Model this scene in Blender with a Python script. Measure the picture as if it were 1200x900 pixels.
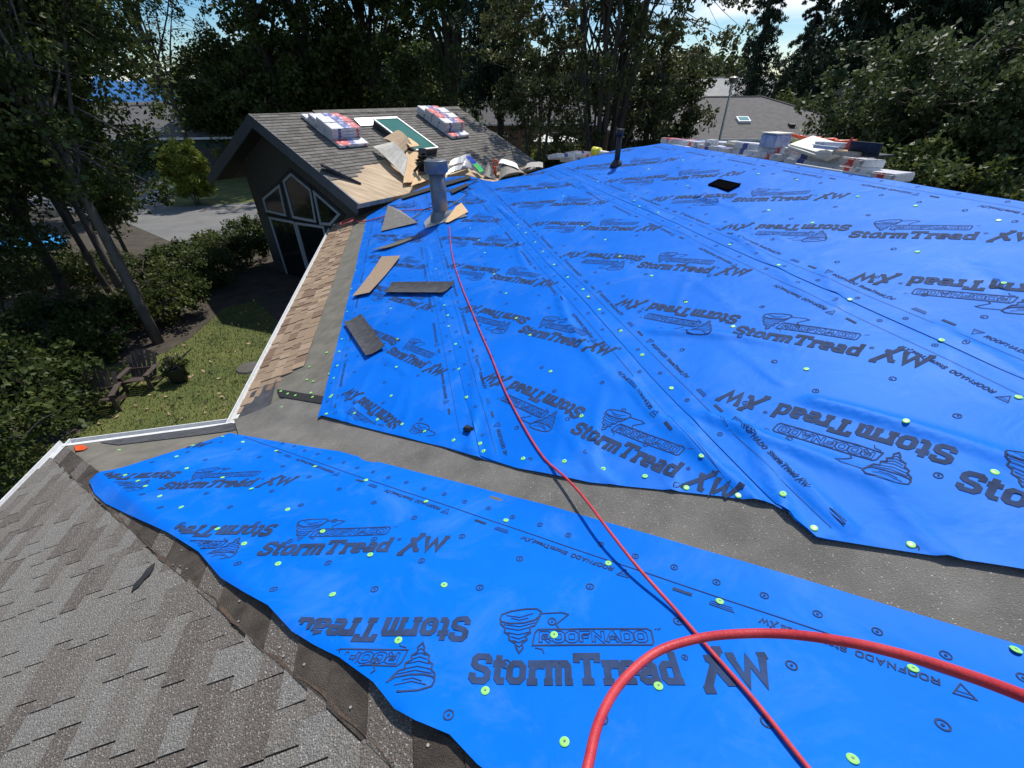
import bpy, bmesh, math, random
import numpy as np
from mathutils import Vector, Matrix
for o in list(bpy.data.objects): bpy.data.objects.remove(o)
R = math.radians
S = bpy.context.scene
col = S.collection
# ---------------------------------------------------------------- camera, sky, sun, exposure
CAMZ = 5.3
PITCH, ROLL, FOC = 33.8, -0.5, 500.0
cd = bpy.data.cameras.new('camera'); cam = bpy.data.objects.new('camera', cd); col.objects.link(cam)
cd.sensor_width = 36; cd.lens = 36 * FOC / 1200; cd.clip_end = 60000; cd.clip_start = .02
cam.location = (0, 0, CAMZ)
cam.matrix_world = Matrix.Translation((0, 0, CAMZ)) @ Matrix.Rotation(R(90 - PITCH), 4, 'X') @ Matrix.Rotation(R(ROLL), 4, 'Z')
S.camera = cam
S.render.resolution_x, S.render.resolution_y = 1024, 768
SUN_AZ, SUN_EL = 24, 60
w = bpy.data.worlds.new('World'); S.world = w; w.use_nodes = True
nt = w.node_tree; nt.nodes.clear()
def nn(nt, t, **k):
    n = nt.nodes.new(t)
    for a, b in k.items():
        if a in n.inputs: n.inputs[a].default_value = b
        else: setattr(n, a, b)
    return n
sky = nn(nt, 'ShaderNodeTexSky', sky_type='NISHITA', sun_disc=False, sun_elevation=R(SUN_EL), sun_rotation=R(SUN_AZ), altitude=60, air_density=1.0, dust_density=.6, ozone_density=2.0)
tc = nn(nt, 'ShaderNodeTexCoord')
mp = nn(nt, 'ShaderNodeMapping'); mp.inputs['Scale'].default_value = (1.2, 1.2, 5.5); mp.inputs['Rotation'].default_value = (0, R(12), R(30))
nz = nn(nt, 'ShaderNodeTexNoise', Scale=2.6, Detail=9.0, Roughness=.55, Distortion=.5)
cr = nn(nt, 'ShaderNodeValToRGB'); cr.color_ramp.elements[0].position = .47; cr.color_ramp.elements[1].position = .70
cr.color_ramp.elements[0].color = (.0, .0, .0, 1); cr.color_ramp.elements[1].color = (.9, .9, .9, 1)
mx = nn(nt, 'ShaderNodeMix', data_type='RGBA'); mx.inputs[7].default_value = (9.6, 9.8, 10.2, 1)
bg = nn(nt, 'ShaderNodeBackground', Strength=.12); wo = nn(nt, 'ShaderNodeOutputWorld')
L = nt.links.new
L(tc.outputs['Generated'], mp.inputs[0]); L(mp.outputs[0], nz.inputs['Vector']); L(nz.outputs['Fac'], cr.inputs[0])
hs = nn(nt, 'ShaderNodeHueSaturation', Saturation=1.6, Value=1.0); L(sky.outputs[0], hs.inputs['Color']); L(cr.outputs[0], mx.inputs[0]); L(hs.outputs[0], mx.inputs[6]); L(mx.outputs[2], bg.inputs[0]); L(bg.outputs[0], wo.inputs[0])
sl = bpy.data.lights.new('sun', 'SUN'); sun = bpy.data.objects.new('sun', sl); col.objects.link(sun)
sl.energy = 4.8; sl.angle = R(.53); sl.color = (1, .955, .88)
sd = Vector((math.sin(R(SUN_AZ)) * math.cos(R(SUN_EL)), math.cos(R(SUN_AZ)) * math.cos(R(SUN_EL)), math.sin(R(SUN_EL))))
sun.rotation_euler = sd.to_track_quat('Z', 'Y').to_euler(); sun.location = (0, 0, 30)
S.view_settings.view_transform = 'Standard'; S.view_settings.look = 'None'; S.view_settings.exposure = 0.02; S.view_settings.gamma = 1

# ---------------------------------------------------------------- frames
rng = np.random.default_rng(7); random.seed(7)
AZ = R(-12.4)
U = np.array([math.sin(AZ), math.cos(AZ), 0.]); V = np.array([math.cos(AZ), -math.sin(AZ), 0.]); ZZ = np.array([0, 0, 1.])
def W(v, u, z): return V * v + U * u + ZZ * (z + CAMZ)
def WA(P): P = np.asarray(P, float); return P[:, :1] * V + P[:, 1:2] * U + (P[:, 2:3] + CAMZ) * ZZ
def ray(x, y):
    a, b = x - 600, 450 - y; r = R(ROLL); p = R(PITCH)
    a, b = a * math.cos(r) - b * math.sin(r), a * math.sin(r) + b * math.cos(r)
    d = np.array([a, b * math.sin(p) + FOC * math.cos(p), b * math.cos(p) - FOC * math.sin(p)])
    return np.array([d @ V, d @ U, d[2]])
def atz(x, y, z=-CAMZ): d = ray(x, y); return d * z / d[2]          # (v,u,z)
def gw(x, y, z=-CAMZ): q = atz(x, y, z); return W(*q)               # world point at ground
h, M_ = 2.85, 1 / 3.0; IV, IU, OV = -2.117, 4.11, -3.68
RIDGE_V, APEX_U = 4.37, 7.66; RZ = -h + M_ * (RIDGE_V - IV)
def roofz(v, u, k=.0):
    A = -h + M_ * (v - IV); B = -h + M_ * (IU - u); C = -h + M_ * (v - OV)
    X = np.minimum(B, C)
    return .5 * (A + X + np.sqrt((A - X) ** 2 + k * k))
def onroof(x, y):
    d = ray(x, y); t = np.linspace(.5 / abs(d[2] + 1e-9) * 0 + .0005, .05, 1500)
    f = d[2] * t - roofz(d[0] * t, d[1] * t)
    i = np.argmax(f < 0); a, b = t[i - 1], t[i]
    for _ in range(30):
        c = (a + b) / 2
        if d[2] * c - roofz(d[0] * c, d[1] * c) < 0: b = c
        else: a = c
    return d * b

# ---------------------------------------------------------------- object helpers
def tag(o, label=None, cat=None, group=None, kind=None):
    if label: o['label'] = label
    if cat: o['category'] = cat
    if group: o['group'] = group
    if kind: o['kind'] = kind
    return o
def empty(name, loc, label=None, cat=None, group=None):
    o = bpy.data.objects.new(name, None); col.objects.link(o); o.location = loc; o.empty_display_size = .2
    return tag(o, label, cat, group)
ORG = {}
def org(p): return Vector((0, 0, 0)) if p is None else ORG.get(p.name, p.location.copy() if p.parent is None else Vector((0, 0, 0)))
def link(o, parent):
    col.objects.link(o)
    if parent is not None:
        o.parent = parent
    return o
def mesh(name, verts, faces, m, parent=None, smooth=False, mi=None, loc=None):
    """verts in world coordinates; the object's origin is its parent's origin (or loc)"""
    verts = np.asarray(verts, float)
    o0 = np.array(org(parent)) if parent is not None else (np.array(loc) if loc is not None else verts.mean(0) * [1, 1, 0] + [0, 0, verts[:, 2].min()])
    me = bpy.data.meshes.new(name)
    vv = verts - o0
    if isinstance(faces, np.ndarray):
        n, k = faces.shape
        me.vertices.add(len(vv)); me.vertices.foreach_set('co', vv.astype(np.float32).ravel())
        me.loops.add(n * k); me.loops.foreach_set('vertex_index', faces.astype(np.int32).ravel())
        me.polygons.add(n); me.polygons.foreach_set('loop_start', np.arange(0, n * k, k, dtype=np.int32))
        me.update(calc_edges=True)
    else:
        me.from_pydata([tuple(x) for x in vv], [], faces)
    for mm in (m if isinstance(m, (list, tuple)) else [m]): me.materials.append(mm)
    if mi is not None: me.polygons.foreach_set('material_index', np.asarray(mi, np.int32))
    if smooth: me.polygons.foreach_set('use_smooth', [True] * len(me.polygons))
    me.update()
    o = bpy.data.objects.new(name, me)
    if parent is None: o.location = o0
    link(o, parent); ORG[o.name] = Vector(o0)
    return o
class MB:
    def __init__(s): s.v = []; s.f = []; s.mi = []
    def add(s, v, f, mi=0):
        n = len(s.v); s.v += [tuple(map(float, q)) for q in v]; s.f += [tuple(i + n for i in g) for g in f]; s.mi += [mi] * len(f)
    def box(s, c, ax, ay, az, mi=0):
        c, ax, ay, az = map(lambda q: np.asarray(q, float), (c, ax, ay, az))
        v = [c + i * ax + j * ay + k * az for k in (-1, 1) for j in (-1, 1) for i in (-1, 1)]
        s.add(v, [(0, 2, 3, 1), (4, 5, 7, 6), (0, 1, 5, 4), (2, 6, 7, 3), (0, 4, 6, 2), (1, 3, 7, 5)], mi)
    def prism(s, bot, top, mi=0):
        n = len(bot); s.add(list(bot) + list(top), [tuple(range(n))[::-1], tuple(range(n, 2 * n))] + [(i, (i + 1) % n, n + (i + 1) % n, n + i) for i in range(n)], mi)
    def tube(s, pts, rad, n=8, mi=0, cap=True):
        pts = [np.asarray(p, float) for p in pts]; m = len(pts)
        rad = [rad] * m if np.isscalar(rad) else rad
        vs = []; prev = None
        for i in range(m):
            t = pts[min(i + 1, m - 1)] - pts[max(i - 1, 0)]; t = t / (np.linalg.norm(t) + 1e-9)
            if prev is None:
                a = np.cross(t, [0, 0, 1.]);
                if np.linalg.norm(a) < .1: a = np.cross(t, [1., 0, 0])
            else: a = prev - t * (prev @ t)
            a = a / (np.linalg.norm(a) + 1e-9); prev = a; b = np.cross(t, a)
            for k in range(n):
                q = 2 * math.pi * k / n; vs.append(pts[i] + rad[i] * (a * math.cos(q) + b * math.sin(q)))
        fs = [(i * n + k, i * n + (k + 1) % n, (i + 1) * n + (k + 1) % n, (i + 1) * n + k) for i in range(m - 1) for k in range(n)]
        if cap: fs += [tuple(range(n))[::-1], tuple(range((m - 1) * n, m * n))]
        s.add(vs, fs, mi)
    def build(s, name, m, parent=None, smooth=False, loc=None): return mesh(name, s.v, s.f, m, parent, smooth, s.mi if isinstance(m, (list, tuple)) else None, loc)
def spline(P, n=10):
    P = [np.asarray(p, float) for p in P]; Q = [2 * P[0] - P[1]] + P + [2 * P[-1] - P[-2]]; out = []
    for i in range(1, len(Q) - 2):
        for k in range(n):
            t = k / n; a, b, c, d = Q[i - 1:i + 3]
            out.append(.5 * ((2 * b) + (c - a) * t + (2 * a - 5 * b + 4 * c - d) * t * t + (3 * b - a - 3 * c + d) * t ** 3))
    out.append(P[-1]); return out

# ---------------------------------------------------------------- materials
def mat(name, c1, c2=None, scale=5, rough=.8, bump=0, bscale=60, detail=6, spec=.5, metal=0, coords='Object', lo=.35, hi=.65, trans=0, stretch=None, specks=None):
    m = bpy.data.materials.new(name); m.use_nodes = True; t = m.node_tree; b = t.nodes['Principled BSDF']; L = t.links.new
    b.inputs['Roughness'].default_value = rough; b.inputs['Metallic'].default_value = metal; b.inputs['Specular IOR Level'].default_value = spec
    b.inputs['Base Color'].default_value = (*c1, 1)
    tc = nn(t, 'ShaderNodeTexCoord'); src = tc.outputs[coords]
    if stretch:
        mp = nn(t, 'ShaderNodeMapping'); mp.inputs['Scale'].default_value = stretch; L(src, mp.inputs[0]); src = mp.outputs[0]
    out = None
    if c2 is not None:
        n = nn(t, 'ShaderNodeTexNoise', Scale=scale, Detail=detail, Roughness=.6); L(src, n.inputs['Vector'])
        r = nn(t, 'ShaderNodeValToRGB'); r.color_ramp.elements[0].position = lo; r.color_ramp.elements[1].position = hi
        r.color_ramp.elements[0].color = (*c1, 1); r.color_ramp.elements[1].color = (*c2, 1)
        L(n.outputs['Fac'], r.inputs[0]); out = r.outputs[0]
    if specks:
        (cs, ssc, th) = specks
        n2 = nn(t, 'ShaderNodeTexNoise', Scale=ssc, Detail=2.0, Roughness=.7); L(src, n2.inputs['Vector'])
        r2 = nn(t, 'ShaderNodeValToRGB'); r2.color_ramp.elements[0].position = th; r2.color_ramp.elements[1].position = min(th + .1, 1)
        L(n2.outputs['Fac'], r2.inputs[0]); x = nn(t, 'ShaderNodeMix', data_type='RGBA'); L(r2.outputs[0], x.inputs[0])
        if out: L(out, x.inputs[6])
        else: x.inputs[6].default_value = (*c1, 1)
        x.inputs[7].default_value = (*cs, 1); out = x.outputs[2]
    if out: L(out, b.inputs['Base Color'])
    if bump:
        n = nn(t, 'ShaderNodeTexNoise', Scale=bscale, Detail=4.0); L(src, n.inputs['Vector'])
        bp = nn(t, 'ShaderNodeBump', Strength=bump, Distance=.02); L(n.outputs['Fac'], bp.inputs['Height']); L(bp.outputs[0], b.inputs['Normal'])
    if trans:
        tr = nn(t, 'ShaderNodeBsdfTranslucent'); ms = nn(t, 'ShaderNodeMixShader'); ms.inputs[0].default_value = trans
        if out: L(out, tr.inputs[0])
        else: tr.inputs[0].default_value = (*c1, 1)
        L(b.outputs[0], ms.inputs[1]); L(tr.outputs[0], ms.inputs[2]); L(ms.outputs[0], t.nodes['Material Output'].inputs['Surface'])
    return m
M = {}
def sheetmat():
    m = mat('blue_membrane', (0, .125, .60), (.003, .145, .66), scale=1.2, rough=.5, spec=.17)
    t = m.node_tree; b = t.nodes['Principled BSDF']; L = t.links.new; tc = nn(t, 'ShaderNodeTexCoord')
    n1 = nn(t, 'ShaderNodeTexNoise', Scale=3.5, Detail=3.0, Distortion=.8); n2 = nn(t, 'ShaderNodeTexNoise', Scale=500.0, Detail=1.0)
    L(tc.outputs['Object'], n1.inputs['Vector']); L(tc.outputs['Object'], n2.inputs['Vector'])
    b.inputs['Specular Tint'].default_value = (.35, .75, 1, 1)
    dn = nn(t, 'ShaderNodeTexNoise', Scale=2.3, Detail=9.0, Roughness=.7, Distortion=.6); L(tc.outputs['Object'], dn.inputs['Vector'])
    dr = nn(t, 'ShaderNodeValToRGB'); dr.color_ramp.elements[0].position = .5; dr.color_ramp.elements[1].position = .78; dr.color_ramp.elements[1].color = (.34, .34, .34, 1); L(dn.outputs['Fac'], dr.inputs[0])
    dm = nn(t, 'ShaderNodeMix', data_type='RGBA'); dm.inputs[7].default_value = (.12, .26, .6, 1); L(dr.outputs[0], dm.inputs[0]); L(b.inputs['Base Color'].links[0].from_socket, dm.inputs[6]); L(dm.outputs[2], b.inputs['Base Color'])
    b1 = nn(t, 'ShaderNodeBump', Strength=.34, Distance=.02); b2 = nn(t, 'ShaderNodeBump', Strength=.12, Distance=.001)
    n3 = nn(t, 'ShaderNodeTexNoise', Scale=11.0, Detail=6.0, Distortion=2.2); n3.noise_type = 'RIDGED_MULTIFRACTAL'; L(tc.outputs['Object'], n3.inputs['Vector']); b3 = nn(t, 'ShaderNodeBump', Strength=.05, Distance=.006); L(n3.outputs['Fac'], b3.inputs['Height']); L(b3.outputs[0], b1.inputs['Normal'])
    L(n1.outputs['Fac'], b1.inputs['Height']); L(n2.outputs['Fac'], b2.inputs['Height']); L(b1.outputs[0], b2.inputs['Normal']); L(b2.outputs[0], b.inputs['Normal'])
    return m
M['blue'] = sheetmat()
M['hole_shade'] = mat('hole_shade_black', (.004, .004, .005), rough=1, spec=0)  # near-black colour paints the shade inside the vent hole
M['print'] = mat('printed_ink', (.022, .038, .085), (.03, .06, .15), scale=9, rough=.75, spec=.15)
M['green_cap'] = mat('green_plastic_cap', (.25, .72, .12), (.34, .78, .2), scale=3, rough=.45)
M['nail'] = mat('nail_steel', (.25, .25, .24), rough=.35, metal=.8)
M['valley'] = mat('granulated_membrane', (.105, .1, .09), (.205, .193, .17), scale=3.2, rough=.85, bump=.6, bscale=200, specks=((.55, .55, .53), 120, .64), lo=.3, hi=.7)
M['felt'] = mat('grey_felt', (.115, .108, .088), (.17, .16, .13), scale=5, rough=.9, bump=.25, bscale=200, specks=((.24, .23, .2), 220, .66))
M['black'] = mat('black_membrane', (.012, .012, .013), (.025, .025, .026), scale=20, rough=.7, bump=.2)
M['starter'] = mat('starter_shingle', (.04, .042, .05), (.075, .076, .085), scale=12, rough=.9, bump=.4, bscale=300, specks=((.2, .2, .2), 260, .66))
gran = [((.195, .178, .155), (.285, .262, .228)), ((.155, .134, .113), (.215, .188, .16)), ((.205, .192, .172), (.295, .28, .25)), ((.175, .156, .134), (.25, .225, .193)), ((.128, .107, .089), (.182, .154, .13))]
M['gran'] = [mat('aged_shingle', a, b, scale=55, rough=.92, bump=1.0, bscale=170, specks=((.58, .56, .52), 130, .585), coords='Object', lo=.3, hi=.7) for a, b in gran]
M['stained'] = mat('stained_shingle', (.045, .034, .026), (.1, .082, .064), scale=9, rough=.9, bump=.8, bscale=230, specks=((.22, .19, .16), 230, .66))
M['rust'] = mat('rust_stain', (.13, .085, .055), (.06, .045, .036), scale=30, rough=.95, bump=.6, bscale=180)
M['tan'] = [mat('tan_shingle', a, b, scale=60, rough=.92, bump=.6, bscale=250, specks=((.5, .42, .32), 200, .64)) for a, b in [((.26, .18, .115), (.35, .25, .165)), ((.33, .235, .155), (.43, .31, .21)), ((.17, .105, .068), (.25, .165, .11))]]
M['white'] = mat('white_aluminium', (.74, .75, .76), (.62, .63, .63), scale=14, rough=.45)
M['gutter_in'] = mat('gutter_debris', (.32, .3, .27), (.55, .54, .5), scale=30, rough=.9)
M['ply'] = mat('plywood', (.36, .26, .16), (.56, .42, .27), scale=1.6, rough=.8, stretch=(1, 6, 1), specks=((.30, .2, .11), 16, .66))
M['ply_light'] = mat('clean_plywood', (.62, .40, .2), (.72, .5, .28), scale=4, rough=.8, stretch=(1, 5, 1))
M['deck'] = mat('roof_deck', (.2, .16, .11), (.28, .22, .15), scale=4, rough=.9)
M['fascia'] = mat('slate_fascia', (.085, .10, .125), (.11, .125, .15), scale=3, rough=.6)
M['dark_trim'] = mat('dark_trim', (.02, .024, .03), (.03, .034, .04), scale=4, rough=.6)
M['stucco'] = mat('taupe_stucco', (.085, .078, .07), (.105, .096, .086), scale=8, rough=.95, bump=.3, bscale=80)
M['soffit'] = mat('soffit', (.05, .047, .044), (.062, .058, .055), scale=4, rough=.8, stretch=(1, 12, 1))
M['glass'] = mat('window_glass', (.01, .014, .018), rough=.06, spec=.8)
M['lead'] = mat('grey_blue_steel', (.13, .15, .18), (.19, .205, .23), scale=6, rough=.45, metal=.25)
M['galv'] = mat('galvanised_steel', (.42, .44, .46), (.56, .58, .6), scale=12, rough=.35, metal=.7)
M['galv_dark'] = mat('weathered_flashing', (.18, .17, .15), (.3, .28, .25), scale=12, rough=.5, metal=.3)
M['skyglass'] = mat('skylight_glass', (.02, .12, .07), (.03, .15, .09), scale=2, rough=.15, spec=.8)
M['hose'] = mat('red_rubber', (.44, .026, .034), (.56, .055, .06), scale=18, rough=.5, spec=.4, bump=.12, bscale=220, specks=((.3, .05, .05), 60, .66))
M['pink'] = mat('red_thin_hose', (.55, .06, .07), rough=.45)
M['cable'] = mat('black_cable', (.012, .012, .014), rough=.5)
M['wrap'] = mat('white_wrapper', (.60, .60, .62), (.22, .22, .28), scale=22, rough=.4, lo=.60, hi=.66, detail=3)
M['wrap_blue'] = mat('blue_wrapper', (.07, .09, .30), (.5, .5, .62), scale=9, rough=.35, lo=.54, hi=.58)
M['wrap_red'] = mat('red_wrapper', (.55, .07, .07), (.65, .5, .5), scale=9, rough=.35, lo=.56, hi=.6)
M['wrap_bluegrey'] = mat('blue_grey_carton', (.2, .25, .42), (.5, .52, .6), scale=9, rough=.5)
M['card'] = mat('cardboard', (.40, .28, .17), (.5, .36, .23), scale=6, rough=.85)
M['paper'] = mat('wrinkled_paper', (.5, .46, .38), (.66, .62, .54), scale=5, rough=.8, bump=.4, bscale=20)
M['orange'] = mat('orange_plastic', (.75, .12, .03), (.6, .07, .02), scale=15, rough=.4)
M['yellow'] = mat('yellow_plastic', (.7, .65, .05), rough=.4)
M['blue_pl'] = mat('blue_plastic', (.02, .08, .55), rough=.35)
M['green_pl'] = mat('green_plastic', (.05, .45, .1), rough=.4)
M['cream'] = mat('cream_packaging', (.66, .62, .5), (.74, .7, .6), scale=8, rough=.5)
M['bark'] = mat('bark', (.075, .064, .052), (.15, .13, .11), scale=6, rough=.95, bump=.8, bscale=18, stretch=(1, 1, .25))
M['bark_dark'] = mat('dark_bark', (.045, .036, .03), (.09, .075, .06), scale=6, rough=.95, bump=.8, bscale=18, stretch=(1, 1, .25))
def leafm(n, a, b, tr=.35, rough=.5, sc=1.3): return mat(n, a, b, scale=sc, rough=rough, trans=tr, spec=.22, lo=.38, hi=.62)
M['leaf_dark'] = leafm('dark_leaf', (.042, .064, .016), (.10, .125, .032))
M['leaf_mid'] = leafm('mid_green_leaf', (.045, .068, .016), (.10, .12, .03), .35)
M['leaf_oak'] = leafm('oak_leaf', (.050, .066, .022), (.12, .13, .048), .32, .45)
M['leaf_gloss'] = leafm('glossy_leaf', (.040, .062, .022), (.105, .13, .048), .3, .5)
M['leaf_yel'] = leafm('yellow_green_leaf', (.15, .20, .03), (.32, .34, .06), .4)
M['needle'] = leafm('conifer_needle', (.018, .034, .018), (.04, .062, .028), .1, .6, .8)
M['grass'] = mat('lawn', (.06, .085, .018), (.13, .14, .035), scale=1.1, rough=.95, bump=.7, bscale=60, specks=((.24, .2, .1), 22, .68), coords='Object')
M['soil'] = mat('garden_soil', (.04, .033, .025), (.075, .062, .045), scale=2, rough=1, bump=.8, bscale=12, specks=((.16, .13, .09), 14, .66))
M['asphalt'] = mat('street_asphalt', (.13, .13, .128), (.18, .178, .172), scale=.8, rough=.95, bump=.2, bscale=60, specks=((.26, .26, .25), 40, .62))
M['concrete'] = mat('concrete', (.32, .31, .3), (.4, .39, .37), scale=1, rough=.9)
M['groof'] = mat('grey_roof_shingles', (.085, .083, .085), (.125, .12, .12), scale=2.5, rough=.95, bump=.5, bscale=10, stretch=(1, 1, 5))
M['groof2'] = mat('brown_grey_roof_shingles', (.105, .098, .095), (.15, .14, .132), scale=2.5, rough=.95, bump=.5, bscale=10, stretch=(1, 1, 5))
M['dgreen'] = mat('dark_green_siding', (.035, .065, .055), (.045, .08, .068), scale=3, rough=.8)
M['ysid'] = mat('pale_yellow_siding', (.5, .42, .18), (.56, .48, .22), scale=3, rough=.8)
M['brick_far'] = mat('red_brown_wall', (.16, .09, .06), (.22, .13, .09), scale=6, rough=.9)
M['haze_hill'] = mat('far_hill_haze', (.05, .15, .34), (.06, .17, .38), scale=.0006, rough=1, spec=0)  # blue of aerial haze is put into the hills' base colour
M['chair'] = mat('brown_chair_plastic', (.06, .045, .04), (.08, .06, .055), scale=8, rough=.6)
M['pool'] = mat('pool_blue', (.02, .28, .7), (.05, .4, .8), scale=3, rough=.3)
M['umb'] = mat('white_canvas', (.75, .74, .7), rough=.8)
M['twine'] = mat('green_marking', (.3, .8, .3), rough=.6)

# ---------------------------------------------------------------- polygon clipping onto a grid
def clip(poly, ax, val, keep_less):
    out = []; n = len(poly)
    for i in range(n):
        a, b = poly[i], poly[(i + 1) % n]
        ia = (a[ax] <= val) if keep_less else (a[ax] >= val); ib = (b[ax] <= val) if keep_less else (b[ax] >= val)
        if ia: out.append(a)
        if ia != ib:
            t = (val - a[ax]) / (b[ax] - a[ax]); q = [a[0] + t * (b[0] - a[0]), a[1] + t * (b[1] - a[1])]; q[ax] = val; out.append(tuple(q))
    return out
def tess(polys, step):
    idx = {}; vs = []; fs = []
    for P in polys:
        v0 = math.floor(min(p[0] for p in P) / step); v1 = math.ceil(max(p[0] for p in P) / step)
        for i in range(v0, v1):
            s1 = P
            if v1 - v0 > 1:
                s1 = clip(clip(P, 0, i * step, False), 0, (i + 1) * step, True)
                if len(s1) < 3: continue
            u0 = math.floor(min(p[1] for p in s1) / step); u1 = math.ceil(max(p[1] for p in s1) / step)
            for j in range(u0, u1):
                s2 = s1
                if u1 - u0 > 1:
                    s1c = clip(s1, 1, j * step, False); s2 = clip(s1c, 1, (j + 1) * step, True); s1 = s1c
                if len(s2) < 3: continue
                f = []
                for q in s2:
                    k = (round(q[0], 5), round(q[1], 5))
                    if k not in idx: idx[k] = len(vs); vs.append(k)
                    if not f or f[-1] != idx[k]: f.append(idx[k])
                if len(f) > 1 and f[0] == f[-1]: f.pop()
                if len(set(f)) == len(f):
                    if len(f) >= 3: fs.append(tuple(f))
                else:                                              # split at repeated corners into simple loops
                    st = []
                    for i_ in f:
                        if i_ in st:
                            k_ = st.index(i_); lp = st[k_:]; st = st[:k_ + 1]
                            if len(lp) >= 3: fs.append(tuple(lp))
                        else: st.append(i_)
                    if len(st) >= 3: fs.append(tuple(st))
    return np.array(vs), fs
def upface(vs, f):
    a = 0.
    for i in range(len(f)): p, q = vs[f[i]], vs[f[(i + 1) % len(f)]]; a += p[0] * q[1] - p[1] * q[0]
    return f if a > 0 else f[::-1]
def inside(P, v, u):
    v = np.asarray(v); u = np.asarray(u); r = np.zeros(v.shape, bool); n = len(P)
    for i in range(n):
        a, b = P[i], P[(i + 1) % n]
        c = (a[1] > u) != (b[1] > u)
        with np.errstate(divide='ignore', invalid='ignore'):
            r ^= c & (v < (b[0] - a[0]) * (u - a[1]) / ((b[1] - a[1]) + 1e-12) + a[0])
    return r

# ---------------------------------------------------------------- the house: big structure
house = empty('house', W(0, 3, -CAMZ), 'house under re-roofing with blue underlayment, aged grey shingles and an angled gable wing', 'house')
def quad3(pts): return WA(pts)
EPS = -.012
def rz(v, u): return float(roofz(np.float64(v), np.float64(u)))
HE = 2.81; HU = IU - (HE - OV)
A_left = [(IV, 13.05), (-1.25, 12.75), (0.1, 12.95), (1.05, 12.95), (1.5, 11.95), (1.78, 10.15), (2.39, 9.45), (3.1, 9.11), (3.93, 8.45), (RIDGE_V, APEX_U)]
polyA = [(IV, IU)] + A_left + [(RIDGE_V, HU)]
polyB = [(OV, IU), (IV, IU), (RIDGE_V, HU), (HE, HU)]
polyC = [(OV, IU), (HE, HU), (HE, -9), (OV, -9)]
for nm, P, fn in (('roof_slope', polyA, lambda v, u: -h + M_ * (v - IV)), ('roof_slope', polyB, lambda v, u: -h + M_ * (IU - u)), ('roof_slope', polyC, lambda v, u: -h + M_ * (v - OV))):
    b = MB(); top = [W(v, u, fn(v, u) - .004) for v, u in P]; bot = [W(v, u, fn(v, u) - .16) for v, u in P]
    # simple fan by triangulating the outline
    bm = bmesh.new(); tv = [bm.verts.new(p) for p in top]; bv = [bm.verts.new(p) for p in bot]
    bm.faces.new(tv); bm.faces.new(bv[::-1]); n = len(tv)
    for i in range(n): bm.faces.new((tv[i], bv[i], bv[(i + 1) % n], tv[(i + 1) % n]))
    bmesh.ops.triangulate(bm, faces=bm.faces[:2]); bm.verts.index_update()
    mesh(nm, [v.co for v in bm.verts], [tuple(v.index for v in f.verts) for f in bm.faces], M['deck'], house); bm.free()
# far slopes behind the ridge and behind the hip
b = MB(); E = [(RIDGE_V, HU), (RIDGE_V, APEX_U), (10.8, 14.1), (10.8, HU)]
fe = lambda v, u: RZ - M_ * (v - RIDGE_V); b.prism([W(v, u, fe(v, u) - .16) for v, u in E], [W(v, u, fe(v, u) - .02) for v, u in E]); b.build('roof_slope', M['groof2'], house)
Dp = [(1.8, 10.15), (RIDGE_V, APEX_U), (10.8, 14.1), (1.8, 14.1)]
fd = lambda v, u: RZ - M_ * (u - APEX_U)
b = MB(); b.prism([W(v, u, fd(v, u) - .16) for v, u in Dp], [W(v, u, min(fd(v, u), -h + M_ * (v - IV)) - .03) for v, u in Dp]); b.build('roof_slope', M['groof2'], house)
b = MB(); P = [(RIDGE_V, HU), (HE, HU), (HE, -9), (10, -9), (10.8, HU)]
b.prism([W(v, u, -2.0) for v, u in P], [W(v, u, rz(HE, HU) - .03 - (.2 if v > 9 else 0)) for v, u in P]); b.build('roof_slope', M['groof2'], house)
# walls under the eaves
b = MB(); oh = .45
ow = [(OV + oh, -9), (OV + oh, IU - oh), (IV + oh, IU - oh), (IV + oh, 13.3), (9.8, 13.3), (9.8, -9)]
b.prism([W(v, u, -CAMZ) for v, u in ow], [W(v, u, -h - .1) for v, u in ow]); b.build('wall', M['stucco'], house)
# eave trim: white gutters along the three eaves
def gutter(a, c, nrm):
    a, c, nrm = map(np.array, (a, c, nrm)); b = MB(); g = MB()
    d = (c - a) / np.linalg.norm(c - a)
    prof = [(0, .01), (0, -.11), (.07, -.12), (.105, -.02), (.105, .0), (.096, .0), (.09, -.03), (.066, -.1), (.012, -.095), (.012, .01)]
    V0 = []; 
    for e in (a, c):
        for x, z in prof: q = e + nrm * x; V0.append(W(q[0], q[1], -h + z - .004))
    n = len(prof); b.add(V0, [(i, (i + 1) % n, n + (i + 1) % n, n + i) for i in range(n)] + [tuple(range(n)), tuple(range(n, 2 * n))[::-1]])
    o = b.build('gutter', M['white'], house)
    q = [a + nrm * .014, c + nrm * .014, c + nrm * .088, a + nrm * .088]; g.add([W(p[0], p[1], -h - .045) for p in q], [(0, 1, 2, 3)]); g.build('gutter_debris', M['gutter_in'], o)
    return o
gutter((OV, -9), (OV, IU + .1), (-1, 0)); gutter((OV - .0, IU), (IV - .108, IU), (0, 1)); gutter((IV, IU + .0), (IV, 12.6), (-1, 0))
b = MB()
for a, c, nr in (((OV, -9), (OV, IU), (1, 0)), ((OV, IU), (IV, IU), (0, -1)), ((IV, IU), (IV, 13), (1, 0))):
    a, c, nr = map(np.array, (a, c, nr)); P = [a - nr * .02, c - nr * .02, c + nr * .035, a + nr * .035]
    zz = [-h + .006 - .002, -h + .006 - .002, -h + .035 * M_ + .007, -h + .035 * M_ + .007]
    b.add([W(p[0], p[1], z) for p, z in zip(P, zz)], [(0, 1, 2, 3)])
b.build('drip_edge', M['white'], house)

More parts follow.
